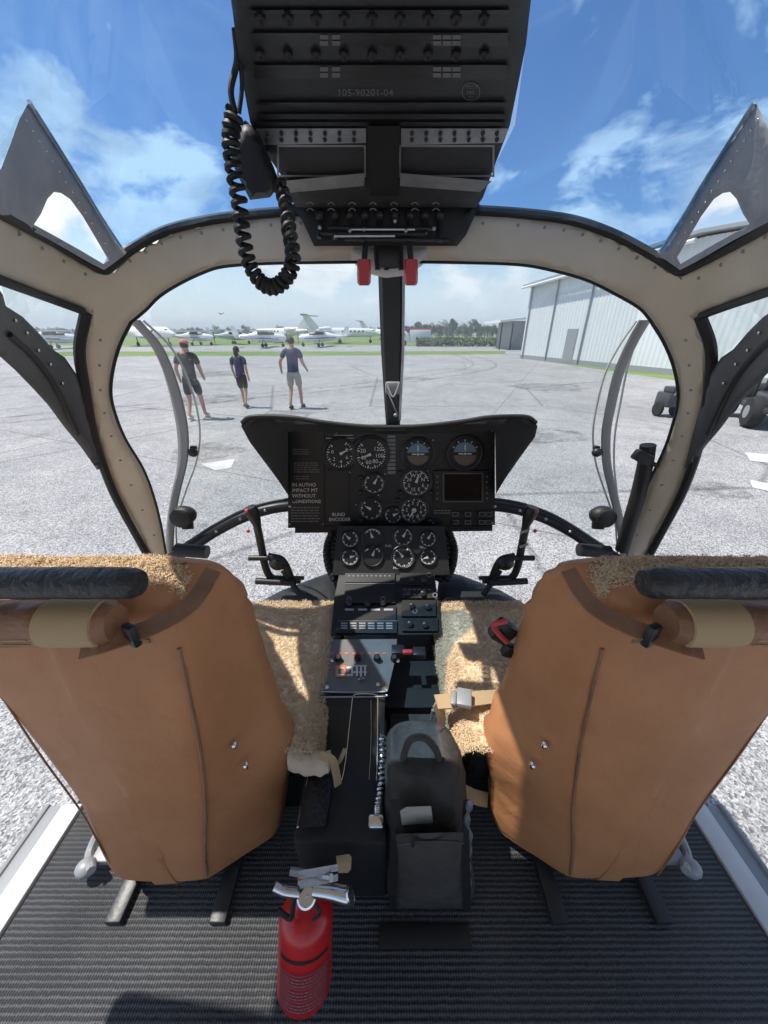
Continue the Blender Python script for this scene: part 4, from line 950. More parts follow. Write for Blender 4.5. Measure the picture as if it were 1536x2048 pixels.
# ================================================================== LOOSE THINGS
# fire extinguisher leaning against the console box
fe = thing('fire_extinguisher', 'small red fire extinguisher with chrome valve standing on the black mat', 'fire extinguisher', G(610, 2012, fz+.01))
D = .655
def Q(px, py, d=D): r = ray(px, py); return EYE+r*(d/FPX)
axis = (Q(614, 1800)-Q(609, 1990)).normalized(); base = Q(609, 1962)
M = Matrix.Translation(base) @ axis.to_track_quat('Z', 'Y').to_matrix().to_4x4()
rb = 53*D/FPX; k = D/FPX
b = MB(); b.lathe([(rb*.45, -16*k), (rb*.75, -14*k), (rb*.95, -7*k), (rb, 0), (rb, 127*k), (rb*.97, 137*k), (rb*.86, 149*k), (rb*.64, 160*k), (rb*.36, 167*k), (rb*.30, 176*k)], M, 48); b.build('cylinder', 'red_paint', fe, 60)
def cyl_S(px, py, pr=.0006):           # surface of the cylinder under the image point, facing the viewer
    h = (1962-py)*k; x = (px-609)*k-(h*0)
    fwd = (EYE-base); fwd = (fwd-axis*fwd.dot(axis)).normalized(); sd = axis.cross(fwd)*-1
    if sd.x < 0: sd = -sd
    a = max(-1.5, min(1.5, x/(rb)))
    return base+axis*h+(fwd*math.cos(a)+sd*math.sin(a))*(rb+pr)
b = MB(); vs = []
for i in range(21):
    for j in range(2): vs.append(cyl_S(554+i*5.5, 1880+j*78, .0004))
b.add(vs, [[2*i, 2*i+1, 2*i+3, 2*i+2] for i in range(20)]); lb = b.build('label', 'red_label', fe, True, fixn=False)
b = MB(); S1 = lambda x, y: cyl_S(x, y, .0010)
random.seed(9)
for k_, y in enumerate(range(1884, 1955, 6)):
    xx = 558
    while xx < 654:
        l = random.uniform(2, 9)
        if k_ % 4 == 0: l = 96
        for q in range(int(l//4)+1):
            a, c = xx+q*4, min(xx+q*4+4, xx+l, 656)
            if c > a: b.rect(a, y, c, y+(1.0 if k_ % 4 == 0 else 2.6), S1)
        xx += l+2.2
b.build('label_print', 'dim_mark', lb, fixn=False)
b = MB(); vs = []
for i in range(21):
    for j in range(2): vs.append(cyl_S(554+i*5.3, 1862+j*7-5*math.cos((i-10)/10*1.4), .0005))
b.add(vs, [[2*i, 2*i+1, 2*i+3, 2*i+2] for i in range(20)]); b.build('band', 'rubber', fe, True, fixn=False)
b = MB(); top = base+axis*(174*k); b.lathe([(.014, 0), (.014, .016), (.018, .018), (.018, .034), (.010, .040)], Matrix.Translation(top) @ axis.to_track_quat('Z', 'Y').to_matrix().to_4x4(), 20); vb = b.build('valve', 'chrome', fe, 40)
b = MB(); c = Q(613, 1793, .60); Mg = Matrix.Translation(c) @ (EYE-c).normalized().to_track_quat('Z', 'Y').to_matrix().to_4x4(); b.lathe([(.016, -.010), (.016, .002), (.013, .004), (.012, .001)], Mg, 24); b.tube([c+(EYE-c).normalized()*.003+Vector((-.006, 0, -.008)), c+(EYE-c).normalized()*.003+Vector((.004, 0, .008))], .0014, 6); b.build('pressure_gauge', 'chrome', vb, 50)
b = MB(); b.tube([Q(600, 1786, .60), Q(570, 1782, .60), Q(548, 1772, .60)], .008, 10, 16); b.tube([Q(626, 1780, .60), Q(660, 1784, .60), Q(694, 1792, .60), Q(702, 1790, .60)], lambda u: .010+.004*u, 10, 16); b.build('nozzle', 'chrome', vb, True)
b = MB()
for o in (0, 20): b.slab([Q(x, y+o, .595) for x, y in ((600, 1758), (676, 1742), (676, 1728), (596, 1742))], .006)
b.tube([Q(580, 1742, .60), Q(640, 1752, .60), Q(662, 1756, .59)], .006, 8, 12); lv = b.build('lever', 'alu', fe, 40)
b = MB(); b.sheet([(672, 1712), (698, 1708), (703, 1714), (702, 1738), (696, 1746), (676, 1746)], lambda x, y: P(690, 1730, .30).y, .008, 6, roll=.002, rollw=3)
b.build('knurled_grip', 'webbing', lv, 40)
b = MB(); b.tube([Q(556, 1820, .615), Q(582, 1836, .61), Q(588, 1800, .60), Q(604, 1772, .60)], .0045, 8, 24); b.tube([Q(628, 1806, .60), Q(640, 1826, .60), Q(626, 1838, .605)], .003, 8, 20); b.build('safety_pin', 'rubber', fe, True)

# dark bag standing between console and right seat
bag = thing('black_bag', 'dark soft bag with pale grey label leaning between console and right seat', 'bag', Vector((.06, .36, fz+.01)))
def bagsec(py, xl, xr, Y, dep):
    q = []; n = 28; a, c = P(xl, py, Y), P(xr, py, Y); mid = (a+c)/2; hw = (c-a).length/2
    for i in range(n):
        t = 2*math.pi*i/n; e = .62
        x = math.copysign(abs(math.cos(t))**e, math.cos(t)); y = math.copysign(abs(math.sin(t))**e, math.sin(t))
        q.append(Vector((mid.x+x*hw, mid.y+dep+y*dep, mid.z)))
    return q
secs = [bagsec(1838, 790, 938, .315, .06), bagsec(1826, 772, 952, .312, .07), bagsec(1790, 764, 956, .318, .08), bagsec(1730, 764, 950, .33, .085), bagsec(1680, 768, 946, .34, .085), bagsec(1630, 772, 942, .355, .08), bagsec(1590, 776, 930, .37, .072), bagsec(1560, 784, 912, .385, .06), bagsec(1535, 790, 895, .405, .045), bagsec(1515, 800, 885, .425, .03)]
m = len(secs[0]); fine = [catmull([sc[j] for sc in secs], 50) for j in range(m)]
rows = [[fine[j][i] for j in range(m)] for i in range(50)]
for row in rows:
    for p in row:
        w = noise.noise(Vector((p.x*22, p.y*22, p.z*14)))*.010+noise.noise(Vector((p.x*50, p.y*40, p.z*36)))*.005; p += Vector((w*.6, -w, w*.3))
b = MB(); b.loft(rows); bb_ = b.build('bag_body', 'bag_cloth', bag, True)
b = MB(); b.sheet([(792, 1668), (926, 1664), (932, 1700), (926, 1792), (912, 1806), (812, 1810), (796, 1796), (788, 1710)], lambda x, y: .305+.02*((x-858)/70)**2, .03, 9, roll=.014, rollw=16); b.build('front_pocket', 'bag_cloth', bb_, 60)
b = MB(); b.tube([P(x, y, .303) for x, y in ((794, 1690), (830, 1684), (890, 1682), (928, 1686))], .0022, 6, 24); b.box(P(826, 1688, .300), (.006, .004, .016), None, .001); b.build('zip', 'dark_metal', bb_, True)
for x in (786, 934):
    b = MB(); ribbon(b, [P(x, 1600, .352), P(x+(4 if x < 850 else -4), 1680, .328), P(x, 1760, .318), P(x, 1826, .312)], .014, .002, Vector((0, -1, .2))); b.build('side_strap', 'rubber', bb_, 30)
b = MB(); b.sheet([(800, 1622), (812, 1614), (862, 1612), (866, 1646), (804, 1650)], lambda x, y: .337, .003, 8, roll=.002, rollw=4); b.build('bag_label', 'beige_cloth', bag, 40)
b = MB()
for k_ in range(3): b.tube([P(x+k_*2, y+k_*9, .338) for x, y in ((778, 1808), (820, 1822), (880, 1826), (930, 1814))], .0022, 6, 24)
b.tube([P(x, y, .40) for x, y in ((800, 1575), (830, 1556), (870, 1566), (900, 1590))], .004, 8, 24); b.build('piping', 'rubber', bag, True)
b = MB(); b.tube([P(x, y, .335) for x, y in ((940, 1606), (934, 1640), (940, 1680), (936, 1720), (938, 1760), (934, 1800))], lambda u: .0045+.0018*math.sin(u*40), 8, 60); b.build('zip_pull_cord', 'alu', bag, True)
b = MB(); b.tube([P(x, y, .42) for x, y in ((806, 1516), (820, 1480), (850, 1476), (872, 1500), (878, 1522))], .007, 8, 24); b.build('carry_handle', 'bag_cloth', bag, True)
# mat fold / flap in front of it
b = MB(); b.box(Vector((.085, .275, fz+.012)), (.19, .035, .008), None, .003); fl = b.build('rubber_flap', 'rubber', None, 30); tag(fl, 'flat black rubber flap on the mat in front of the dark bag', 'flap')

# lap belt on the right cushion
lb_ = thing('lap_belt', 'tan webbing lap belt with grey buckle lying on the right sheepskin cushion', 'seat belt', P(920, 1400, .55))
b = MB(); ribbon(b, [P(1010, 1390, .60)+Vector((.02, 0, 0)), P(980, 1394, .575), P(925, 1400, .555), P(872, 1404, .545)], .036); ribbon(b, [P(872, 1404, .545), P(884, 1440, .53), P(880, 1500, .50), P(896, 1560, .47), P(940, 1590, .46), P(975, 1600, .47)], .030, .003, Vector((.8, -.5, .4))); b.build('webbing', 'webbing', lb_, 30)
b = MB(); c = near(P(928, 1396, .555), .010); b.box(c, (.034, .045, .014), Matrix.Rotation(R(-12), 4, 'Z'), .004); b.box(c+Vector((-.024, 0, 0)), (.012, .036, .010), Matrix.Rotation(R(-12), 4, 'Z'), .003); b.build('buckle', 'grey_steel', lb_, 40)
hb_ = thing('harness_buckle', 'red and black harness buckle at the inner top edge of the right seat', 'buckle', P(1005, 1262, .56))
b = MB(); b.box(P(1006, 1262, .56), (.045, .03, .05), Matrix.Rotation(R(35), 4, 'Y'), .008); b.box(P(1018, 1300, .55), (.026, .02, .03), Matrix.Rotation(R(20), 4, 'Y'), .004); b.build('buckle_body', 'dark_metal', hb_, 40)
b = MB(); b.tube([P(x, y, .535) for x, y in ((1014, 1242), (988, 1250), (996, 1266), (1014, 1284))], .0055, 8, 24); b.build('release_lever', 'red_plastic', hb_, True)
# folded cloth pad and black map case at the left seat
pad = thing('belt_pad', 'cream padded belt bundle tucked between left seat and console', 'belt pad', P(610, 1530, .47))
rows = []
for i in range(26):
    u = i/25; row = []
    for j in range(18):
        a = 2*math.pi*j/18; c = P(578+84*u, 1506+16*u+10*math.sin(u*3), .475-.03*u); rr = (.030-.010*u)*(1 if 0 < i < 25 else .6)
        w = noise.noise(Vector((u*7, math.cos(a)*2, math.sin(a)*2)))*.004; row.append(c+Vector((0, math.cos(a), math.sin(a)))*(rr+w))
    rows.append(row)
b = MB(); b.loft(rows); b.build('pad_body', 'cloth_cream', pad, True)
b = MB(); ribbon(b, [P(640, 1510, .45), P(664, 1520, .44), P(672, 1545, .43), P(676, 1570, .42)], .016, .004, Vector((.5, -.6, .6))); ribbon(b, [P(690, 1498, .46), P(680, 1520, .45), P(668, 1530, .45)], .008, .004, Vector((.5, -.6, .6))); build_each(b, 'strap_end', 'webbing', pad, 30)
b = MB(); b.sheet([(618, 1556), (640, 1546), (664, 1552), (660, 1600), (650, 1652), (598, 1656), (604, 1610)], lambda x, y: lin(.45, 1550, .345, 1656)(x, y), .05, 10, roll=.006, rollw=7)
mc = b.build('map_case', 'black_leather', None, 45); tag(mc, 'small black leather case below the cream belt pad beside the left seat', 'case')
# ================================================================== OUTSIDE
# hangar: gable end towards us, corrugated sheets
hg = thing('hangar', 'tall pale grey corrugated metal hangar with low gable roof on the right', 'hangar', (13, 26, 0))
A, B_ = G(1040, 717), G(1255, 741)
du = (B_-A); du.z = 0; Lw = du.length; du.normalize(); back = Vector((-du.y, du.x, 0)); back = back if back.x > 0 else -back
WID = 26.0; EV = 5.15; APX = 5.75
b = MB(); n = int(WID/.075)
def roofz(u): return EV+(APX-EV)*(1-abs(u-WID*.5)/(WID*.5)) if u < WID*.5 else EV+(APX-EV)*(1-(u-WID*.5)/(WID*.5))
cols = []
for i in range(n+1):
    u = WID*i/n; ph = (i % 4); o = .03 if ph in (1, 2) else 0
    p = A+du*u-back*o; cols.append((Vector((p.x, p.y, .01)), Vector((p.x, p.y, roofz(u)))))
for i in range(n): b.add([cols[i][0], cols[i+1][0], cols[i+1][1], cols[i][1]], [[0, 1, 2, 3]])
b.add([cols[0][0]+back*.02, cols[0][1]+back*.02, cols[0][1]+back*30, cols[0][0]+back*30], [[0, 1, 2, 3]]); b.build('wall', 'corrugated', hg)
b = MB(); e = .35
q0, q1, q2 = A-du*e-back*.5, A+du*WID*.5-back*.5, A+du*(WID+e)-back*.5
for a, c, za, zc in ((q0, q1, EV-.1, APX+.1), (q1, q2, APX+.1, EV-.1)): b.slab([Vector((a.x, a.y, za)), Vector((c.x, c.y, zc)), Vector((c.x, c.y, zc))+back*31, Vector((a.x, a.y, za))+back*31], .14, Vector((0, 0, 1)))
b.build('roof', 'grey_steel', hg)
b = MB()
for u in (.4, 3.4, 6.8): b.tube([A+du*u-back*.10+Vector((0, 0, .1)), A+du*u-back*.10+Vector((0, 0, roofz(u)-.1))], .05, 8)
b.build('downpipe', 'grey_steel', hg, True)
b = MB(); b.slab([A-back*.05+Vector((0, 0, .0)), A+du*WID-back*.05, A+du*WID-back*.05+Vector((0, 0, .3)), A-back*.05+Vector((0, 0, .3))], .05, back); b.build('plinth', 'grey_steel', hg)
b = MB(); b.tube([A-du*.3-back*.55+Vector((0, 0, EV-.15)), A+du*WID*.5-back*.55+Vector((0, 0, APX-.15))], .09, 8); b.build('gutter', 'plane_white', hg, True)
b = MB(); c = A+du*5.2-back*.06; b.slab([c+Vector((0, 0, .1)), c+du*1.0+Vector((0, 0, .1)), c+du*1.0+Vector((0, 0, 2.15)), c+Vector((0, 0, 2.15))], .05, back); dr = b.build('door', 'grey_steel', hg)
b = MB(); b.box(c+du*.85-back*.05+Vector((0, 0, 1.1)), (.05, .06, .12), None, .01); b.build('handle', 'chrome', dr)
# low shed behind its corner
sh = thing('shed', 'small open fronted shed with white roof left of the hangar', 'shed', (12, 46, 0))
b = MB(); c = G(1015, 700); c.z = 0
b.slab([c+Vector((-1.3, 0, 3.0)), c+Vector((4, 0, 3.6)), c+Vector((4, 8, 3.6)), c+Vector((-1.3, 8, 3.0))], .25, Vector((0, 0, 1))); b.build('shed_roof', 'plane_white', sh)
b = MB(); b.box(c+Vector((2.2, 4, 1.6)), (3.4, 6, 3.2)); b.build('shed_wall', 'grey_steel', sh)
b = MB()
for x in (-1.0, .3): b.box(c+Vector((x, .2, 1.5)), (.14, .14, 3.0))
b.build('shed_post', 'dark_metal', sh)

# trees: leaf clumps through the crown on branching trunks
def tree_meshes(seed, h, w, mi, tall):
    random.seed(seed); b = MB(); lob = []
    for i in range(11 if tall else 8):
        a = random.uniform(0, 6.28); r = random.uniform(.15, .8)*w/2; z = h*random.uniform(.42 if tall else .3, .92); lob.append((Vector((r*math.cos(a), r*math.sin(a), z)), random.uniform(.14, .26)*w*(1.2 if z < h*.7 else .8)))
    for c, rr in lob:
        for i in range(150):
            d = Vector((random.gauss(0, 1), random.gauss(0, 1), random.gauss(0, .8))).normalized()*rr*random.random()**.4
            p = c+d; s = random.uniform(.12, .30); u = Vector((random.gauss(0, 1), random.gauss(0, 1), random.gauss(0, 1))).normalized(); v = u.orthogonal().normalized()
            b.add([p-u*s, p+v*s*.6, p+u*s, p-v*s*.6], [[0, 1, 2, 3]])
    t = MB(); t.tube([(0, 0, 0), (.05*w, 0, h*.3), (0, .04*w, h*.62), (.02*w, 0, h*.88)], lambda u: h*.022*(1.15-u), 8, 14)
    for c, rr in lob[:6]: t.tube([(0, 0, h*.35), (c.x*.5, c.y*.5, h*.35+(c.z-h*.35)*.6), tuple(c)], lambda u: h*.009*(1.15-u), 6, 8)
    return b, t, 'leaf%d' % mi
protos = []
def tree(i, loc, label, group, sc=1, rz=0):
    if protos[i] is None or isinstance(protos[i], tuple):
        b, t, m = protos[i]; th_ = thing('tree', label, 'tree', (0, 0, 0), group); b.build('crown', m, th_, fixn=False); t.build('trunk', 'bark', th_, True); protos[i] = th_; o = th_
    else: o = copy_tree(protos[i])
    o.location = loc; o.scale = (sc, sc, sc); o.rotation_euler.z = rz; o['label'] = label; o['group'] = group; return o
protos = [tree_meshes(1, 9, 6, 0, 1), tree_meshes(2, 7, 7, 1, 0), tree_meshes(4, 10, 6, 2, 1), tree_meshes(5, 5, 6, 0, 0)]
random.seed(21)
x = 812
i = 0
while x < 1030:
    Y = random.uniform(120, 150); tp = random.choice([636, 642, 648, 650]) if x < 990 else 650
    p = G(x, 673); d = p-Vector((0, 0, 0)); loc = Vector((P(x, 673, Y).x, Y, 0)); hh = P(x, tp, Y).z
    k = i % 3; sc = hh/(9, 7, 10)[k]
    tree(k, loc, 'tall dark green tree in the clump behind the white truck, left of the hangar', 'trees left of the hangar', sc, random.uniform(0, 6)); x += random.uniform(9, 15); i += 1
for x in range(826, 1004, 13):
    Y = random.uniform(150, 165); loc = Vector((P(x, 673, Y).x, Y, 0)); k = (1, 3)[i % 2]; hh = P(x, 652, Y).z; i += 1
    tree(k, loc, 'bushy lower tree filling the clump behind the white truck, left of the hangar', 'trees left of the hangar', hh/(7, 5)[0 if k == 1 else 1], random.uniform(0, 6))
x = 40; i = 0
while x < 800:
    Y = random.uniform(200, 260); tp = random.choice([652, 655, 658, 656]); loc = Vector((P(x, 670, Y).x, Y, 0)); hh = max(3, P(x, tp, Y).z); k = (1, 3)[i % 2]
    tree(k, loc, 'low distant green tree on the far edge of the airfield', 'far line of trees', hh/(7, 5)[i % 2], random.uniform(0, 6)); x += random.uniform(11, 19); i += 1
b = MB(); random.seed(31)
for i in range(5200):
    Y = random.uniform(262, 300); xx = random.uniform(-330, 60); p = Vector((xx, Y, random.uniform(0, 3.4+2*noise.noise(Vector((xx*.05, 0, 0)))))); s = random.uniform(.4, 1.0); u = Vector((random.gauss(0, 1), random.gauss(0, 1), random.gauss(0, 1))).normalized(); v = u.orthogonal().normalized()
    b.add([p-u*s, p+v*s*.7, p+u*s, p-v*s*.7], [[0, 1, 2, 3]])
wd = b.build('far_wood', 'leaf0', None, fixn=False); tag(wd, 'dark band of distant woodland along the horizon', 'woodland', None, 'stuff')
b = MB(); random.seed(8)
H0 = G(832, 700)
for i in range(2600):
    Y = random.uniform(60, 63); xx = P(random.uniform(832, 1000), 690, Y).x; p = Vector((xx, Y, random.uniform(.05, 1.25))); s = random.uniform(.08, .2); u = Vector((random.gauss(0, 1), random.gauss(0, 1), random.gauss(0, 1))).normalized(); v = u.orthogonal().normalized()
    b.add([p-u*s, p+v*s*.7, p+u*s, p-v*s*.7], [[0, 1, 2, 3]])
hd = b.build('hedge', 'leaf2', None, fixn=False); tag(hd, 'low dark clipped hedge at the far side of the apron, left of the hangar', 'hedge')

# parked aircraft
def lathe_y(b, prof, n=16):                     # prof: (y, half width, half height, z centre)
    b.loft([[Vector((w*math.cos(2*math.pi*j/n), y, z+h*math.sin(2*math.pi*j/n))) for j in range(n)] for y, w, h, z in prof])
def wingbox(b, pts, th): 
    n = len(pts); b.add([Vector(p)+Vector((0, 0, th/2)) for p in pts]+[Vector(p)-Vector((0, 0, th/2)) for p in pts], [list(range(n)), list(range(n, 2*n))[::-1]]+[[i, (i+1) % n, n+(i+1) % n, n+i] for i in range(n)])
def light_plane():
    t = thing('light_aircraft', '', 'aircraft', (0, 0, 0), 'parked light aircraft')
    b = MB(); lathe_y(b, [(-3.2, .12, .15, 1.2), (-2.9, .42, .42, 1.2), (-1.6, .55, .58, 1.25), (-.4, .58, .75, 1.4), (.9, .52, .66, 1.4), (2.4, .3, .34, 1.35), (4.2, .1, .16, 1.4)]); b.build('fuselage', 'plane_white', t, True)
    b = MB(); wingbox(b, [(-5.4, -.6, 2.15), (5.4, -.6, 2.15), (5.4, .6, 2.15), (.5, .9, 2.12), (-.5, .9, 2.12), (-5.4, .6, 2.15)], .16); b.build('wing', 'plane_white', t)
    b = MB(); b.add([Vector(v) for v in ((.04, 3.3, 1.45), (.04, 4.3, 1.45), (.04, 4.55, 2.75), (.04, 4.0, 2.75), (-.04, 3.3, 1.45), (-.04, 4.3, 1.45), (-.04, 4.55, 2.75), (-.04, 4.0, 2.75))], [[0, 1, 2, 3], [7, 6, 5, 4], [0, 4, 5, 1], [1, 5, 6, 2], [2, 6, 7, 3], [3, 7, 4, 0]]); wingbox(b, [(-1.7, 3.6, 1.5), (1.7, 3.6, 1.5), (1.7, 4.3, 1.5), (-1.7, 4.3, 1.5)], .08); b.build('tail', 'plane_white', t)
    b = MB(); lathe_y(b, [(-1.5, .45, .2, 1.75), (-.6, .585, .34, 1.72), (.6, .54, .3, 1.72), (1.0, .4, .1, 1.7)]); b.build('cockpit_window', 'plane_dark', t, True)
    b = MB(); b.tube([(-.62, -2.2, 1.1), (-.62, 2.6, 1.28)], .07, 6); b.tube([(.62, -2.2, 1.1), (.62, 2.6, 1.28)], .07, 6); b.build('stripe', 'plane_blue', t, True)
    b = MB()
    for x, y in ((-1.15, .1), (1.15, .1), (0, -2.6)): b.lathe([(.1, -.09), (.24, -.07), (.26, 0), (.24, .07), (.1, .09)], Matrix.Translation((x, y, .26)) @ Matrix.Rotation(R(90), 4, 'Y'), 14); b.tube([(x*.4, y, .95), (x, y, .3)], .05, 6)
    b.build('wheel', 'tyre', t, True)
    b = MB(); b.box((0, -3.28, 1.2), (.14, .05, 1.8), None, .02); b.ball((0, -3.25, 1.2), (.16, .2, .16)); b.build('propeller', 'plane_dark', t, True)
    return t
def jet():
    t = thing('business_jet', '', 'aircraft', (0, 0, 0), 'parked business jets')
    b = MB(); lathe_y(b, [(-7, .05, .05, 1.7), (-6.4, .45, .42, 1.75), (-5, .8, .8, 1.9), (2, .82, .85, 1.95), (5, .5, .5, 2.1), (7.2, .1, .12, 2.4)], 18); b.build('fuselage', 'plane_white', t, True)
    b = MB(); wingbox(b, [(-7, 2.6, 1.6), (-.7, -1.2, 1.35), (.7, -1.2, 1.35), (7, 2.6, 1.6), (7, 3.4, 1.6), (.7, 1.8, 1.35), (-.7, 1.8, 1.35), (-7, 3.4, 1.6)], .16); b.build('wing', 'plane_white', t)
    b = MB(); b.add([Vector(v) for v in ((.08, 4.4, 2.4), (.08, 6.8, 2.5), (.06, 8.0, 5.0), (.06, 6.8, 5.0), (-.08, 4.4, 2.4), (-.08, 6.8, 2.5), (-.06, 8.0, 5.0), (-.06, 6.8, 5.0))], [[0, 1, 2, 3], [7, 6, 5, 4], [0, 4, 5, 1], [1, 5, 6, 2], [2, 6, 7, 3], [3, 7, 4, 0]]); b.build('tail_fin', 'plane_white', t)
    b = MB(); wingbox(b, [(-2.8, 7.6, 5.0), (-.2, 6.8, 5.0), (.2, 6.8, 5.0), (2.8, 7.6, 5.0), (2.8, 8.3, 5.0), (0, 8.2, 5.0), (-2.8, 8.3, 5.0)], .12); b.build('tailplane', 'grey_steel', t)
    for x in (-1.35, 1.35):
        b = MB(); b.lathe([(.30, 0), (.45, .2), (.48, 1.2), (.32, 2.4)], Matrix.Translation((x, 2.6, 2.5)) @ Matrix.Rotation(R(-90), 4, 'X'), 16); e_ = b.build('engine', 'plane_white', t, True)
        b = MB(); b.lathe([(.36, 0), (.05, .02)], Matrix.Translation((x, 2.57, 2.5)) @ Matrix.Rotation(R(-90), 4, 'X'), 16); b.build('intake', 'plane_dark', e_)
    b = MB()
    for k in range(6):
        for x in (-.80, .80): b.box((x, -3.6+k*.8, 2.15), (.06, .36, .3), None, .02)
    b.box((0, -5.6, 2.25), (.95, .5, .28), None, .05); b.build('window', 'plane_dark', t)
    b = MB()
    for x, y in ((-1.2, 1), (1.2, 1), (0, -5.2)): b.lathe([(.1, -.12), (.3, -.1), (.32, 0), (.3, .1), (.1, .12)], Matrix.Translation((x, y, .32)) @ Matrix.Rotation(R(90), 4, 'Y'), 14); b.tube([(x, y, 1.4), (x, y, .3)], .07, 6)
    b.build('wheel', 'tyre', t, True)
    return t
lp0, jt0 = light_plane(), jet(); used = {'l': 0, 'j': 0}
def park(kind, px, Y, rz, label, sc=1):
    proto = lp0 if kind == 'l' else jt0
    o = proto if not used[kind] else copy_tree(proto); used[kind] = 1
    o.location = (P(px, 690, Y).x, Y, 0); o.rotation_euler.z = R(rz); o.scale = (sc,)*3; o['label'] = label; return o
park('j', 300, 62, 60, 'white business jet with tall T-shaped tail, leftmost of the parked jets')
park('j', 560, 86, 250, 'white business jet with T-shaped tail just right of the third walking person')
park('j', 690, 80, 100, 'white business jet nearest the centre post on its left, tail to the right')
park('j', 770, 120, 75, 'small far white business jet seen behind the centre post')
park('l', 395, 66, 80, 'white high-wing light aircraft behind the walking person with the pink cap')
park('l', 470, 74, 120, 'white high-wing light aircraft between the first and second walking people')
park('l', 640, 60, 265, 'white high-wing light aircraft in front of the jets, left of the centre post')
park('l', 530, 58, 95, 'white high-wing light aircraft behind the second and third walking people')
park('l', 110, 52, 110, 'white high-wing light aircraft seen through the left door window')
# truck and fuel bowser right of the post
tr = thing('truck', 'white truck with pinkish red cab band parked right of the centre post', 'truck', (0, 0, 0))
b = MB(); b.box((1.4, 0, 1.45), (3.2, 2, 1.7), None, .08); b.build('cargo_box', 'plane_white', tr, 30)
b = MB(); b.box((-1.2, 0, 1.2), (1.6, 1.9, 1.3), None, .15); cb = b.build('cab', 'plane_white', tr, 40)
b = MB(); b.box((-1.45, -.02, 1.55), (.9, 1.94, .5), None, .05); b.build('window', 'plane_dark', cb)
b = MB(); b.box((.4, 0, 2.42), (5.0, 1.7, .22), None, .05); b.build('red_band', 'plane_red', tr)
b = MB()
for x in (-1.2, 2.2):
    for y in (-.9, .9): b.lathe([(.15, -.12), (.42, -.1), (.44, 0), (.42, .1), (.15, .12)], Matrix.Translation((x, y, .44)) @ Matrix.Rotation(R(90), 4, 'X'), 16)
b.build('wheel', 'tyre', tr, True)
tr.location = (P(822, 690, 64).x, 64, 0)
# black utility cart by the right door and a small ground power cart
def cart(name, label, cat, loc, rz, sc, big):
    t = thing(name, label, cat)
    b = MB(); b.box((0, 0, .42), (1.2, 2.2, .14), None, .04); b.box((0, -.7, .62), (1.15, .75, .28), None, .06); b.box((0, .85, .62), (1.1, .5, .35), None, .08); b.build('chassis', 'plane_dark', t, 40)
    b = MB()
    for x in (-.55, .55):
        b.tube([(x, -1.0, .7), (x, -.9, 1.75), (x, .55, 1.75), (x, .95, .75)], .03, 8); b.tube([(x, -.2, .5), (x, -.3, 1.75)], .025, 8)
    b.tube([(-.55, -.9, 1.75), (.55, -.9, 1.75)], .03, 8); b.tube([(-.55, .55, 1.75), (.55, .55, 1.75)], .03, 8); b.tube([(-.55, -1.0, 1.2), (.55, -1.0, 1.2)], .025, 8); b.build('roll_cage', 'black_plastic', t, True)
    b = MB(); b.box((0, -.15, .82), (1.0, .5, .14), None, .05); b.box((0, -.42, 1.08), (1.0, .14, .5), None, .05); b.build('bench', 'black_leather', t, 40)
    b = MB()
    for x in (-.45, .45): b.box((x, -1.09, .68), (.16, .04, .10), None, .01)
    b.build('tail_light', 'red_plastic', t)
    for x in (-.62, .62):
        for y in (-.75, .75):
            b = MB(); b.lathe([(.12, -.13), (.30, -.12), (.34, -.05), (.34, .05), (.30, .12), (.12, .13)], Matrix.Translation((x, y, .34)) @ Matrix.Rotation(R(90), 4, 'Y'), 24); w = b.build('wheel', 'tyre', t, 50)
            b = MB(); b.lathe([(.05, -.135), (.14, -.135), (.14, .135), (.05, .135)], Matrix.Translation((x, y, .34)) @ Matrix.Rotation(R(90), 4, 'Y'), 16); b.build('rim', 'grey_steel', w, 40)
    t.location = loc; t.rotation_euler.z = R(rz); t.scale = (sc,)*3; return t
p = G(1530, 852); cart('utility_cart', 'black open utility cart with red tail lights seen through the right door', 'cart', (p.x+.35, p.y+.3, 0), -25, 1, 1)
t = thing('power_cart', 'small dark ground power cart standing outside the right quarter window', 'cart', G(1328, 832))
p = G(1328, 832)
b = MB(); b.box(p+Vector((0, 0, .42)), (.42, .5, .34), None, .05); b.box(p+Vector((0, -.05, .66)), (.3, .36, .14), None, .03); b.build('body', 'plane_dark', t, 40)
b = MB(); b.tube([p+Vector((.1, -.2, .5)), p+Vector((.12, -.45, .8)), p+Vector((-.12, -.45, .8)), p+Vector((-.1, -.2, .5))], .02, 8); b.build('handle', 'grey_steel', t, True)
b = MB()
for x in (-.22, .22): b.lathe([(.05, -.04), (.17, -.035), (.18, 0), (.17, .035), (.05, .04)], Matrix.Translation(p+Vector((x, 0, .18))) @ Matrix.Rotation(R(90), 4, 'Y'), 16)
b.build('wheel', 'tyre', t, True)
# bird
b = MB(); c = P(442, 628, 40)
b.add([c+Vector(v) for v in ((-.36, 0, .02), (-.18, .05, .12), (0, .08, 0), (.2, .05, .13), (.34, 0, -.06), (.18, -.08, .06), (0, -.14, -.04), (-.18, -.08, .06))], [[0, 1, 7], [1, 2, 6, 7], [2, 3, 5, 6], [3, 4, 5]])
b.tube([c+Vector((0, -.3, 0)), c+Vector((0, 0, 0)), c+Vector((0, .24, 0))], lambda u: .02+.045*math.sin(math.pi*u), 8, 10); bd = b.build('bird', 'plane_dark', None, True); tag(bd, 'dark bird gliding in the pale sky above the parked aircraft', 'bird')

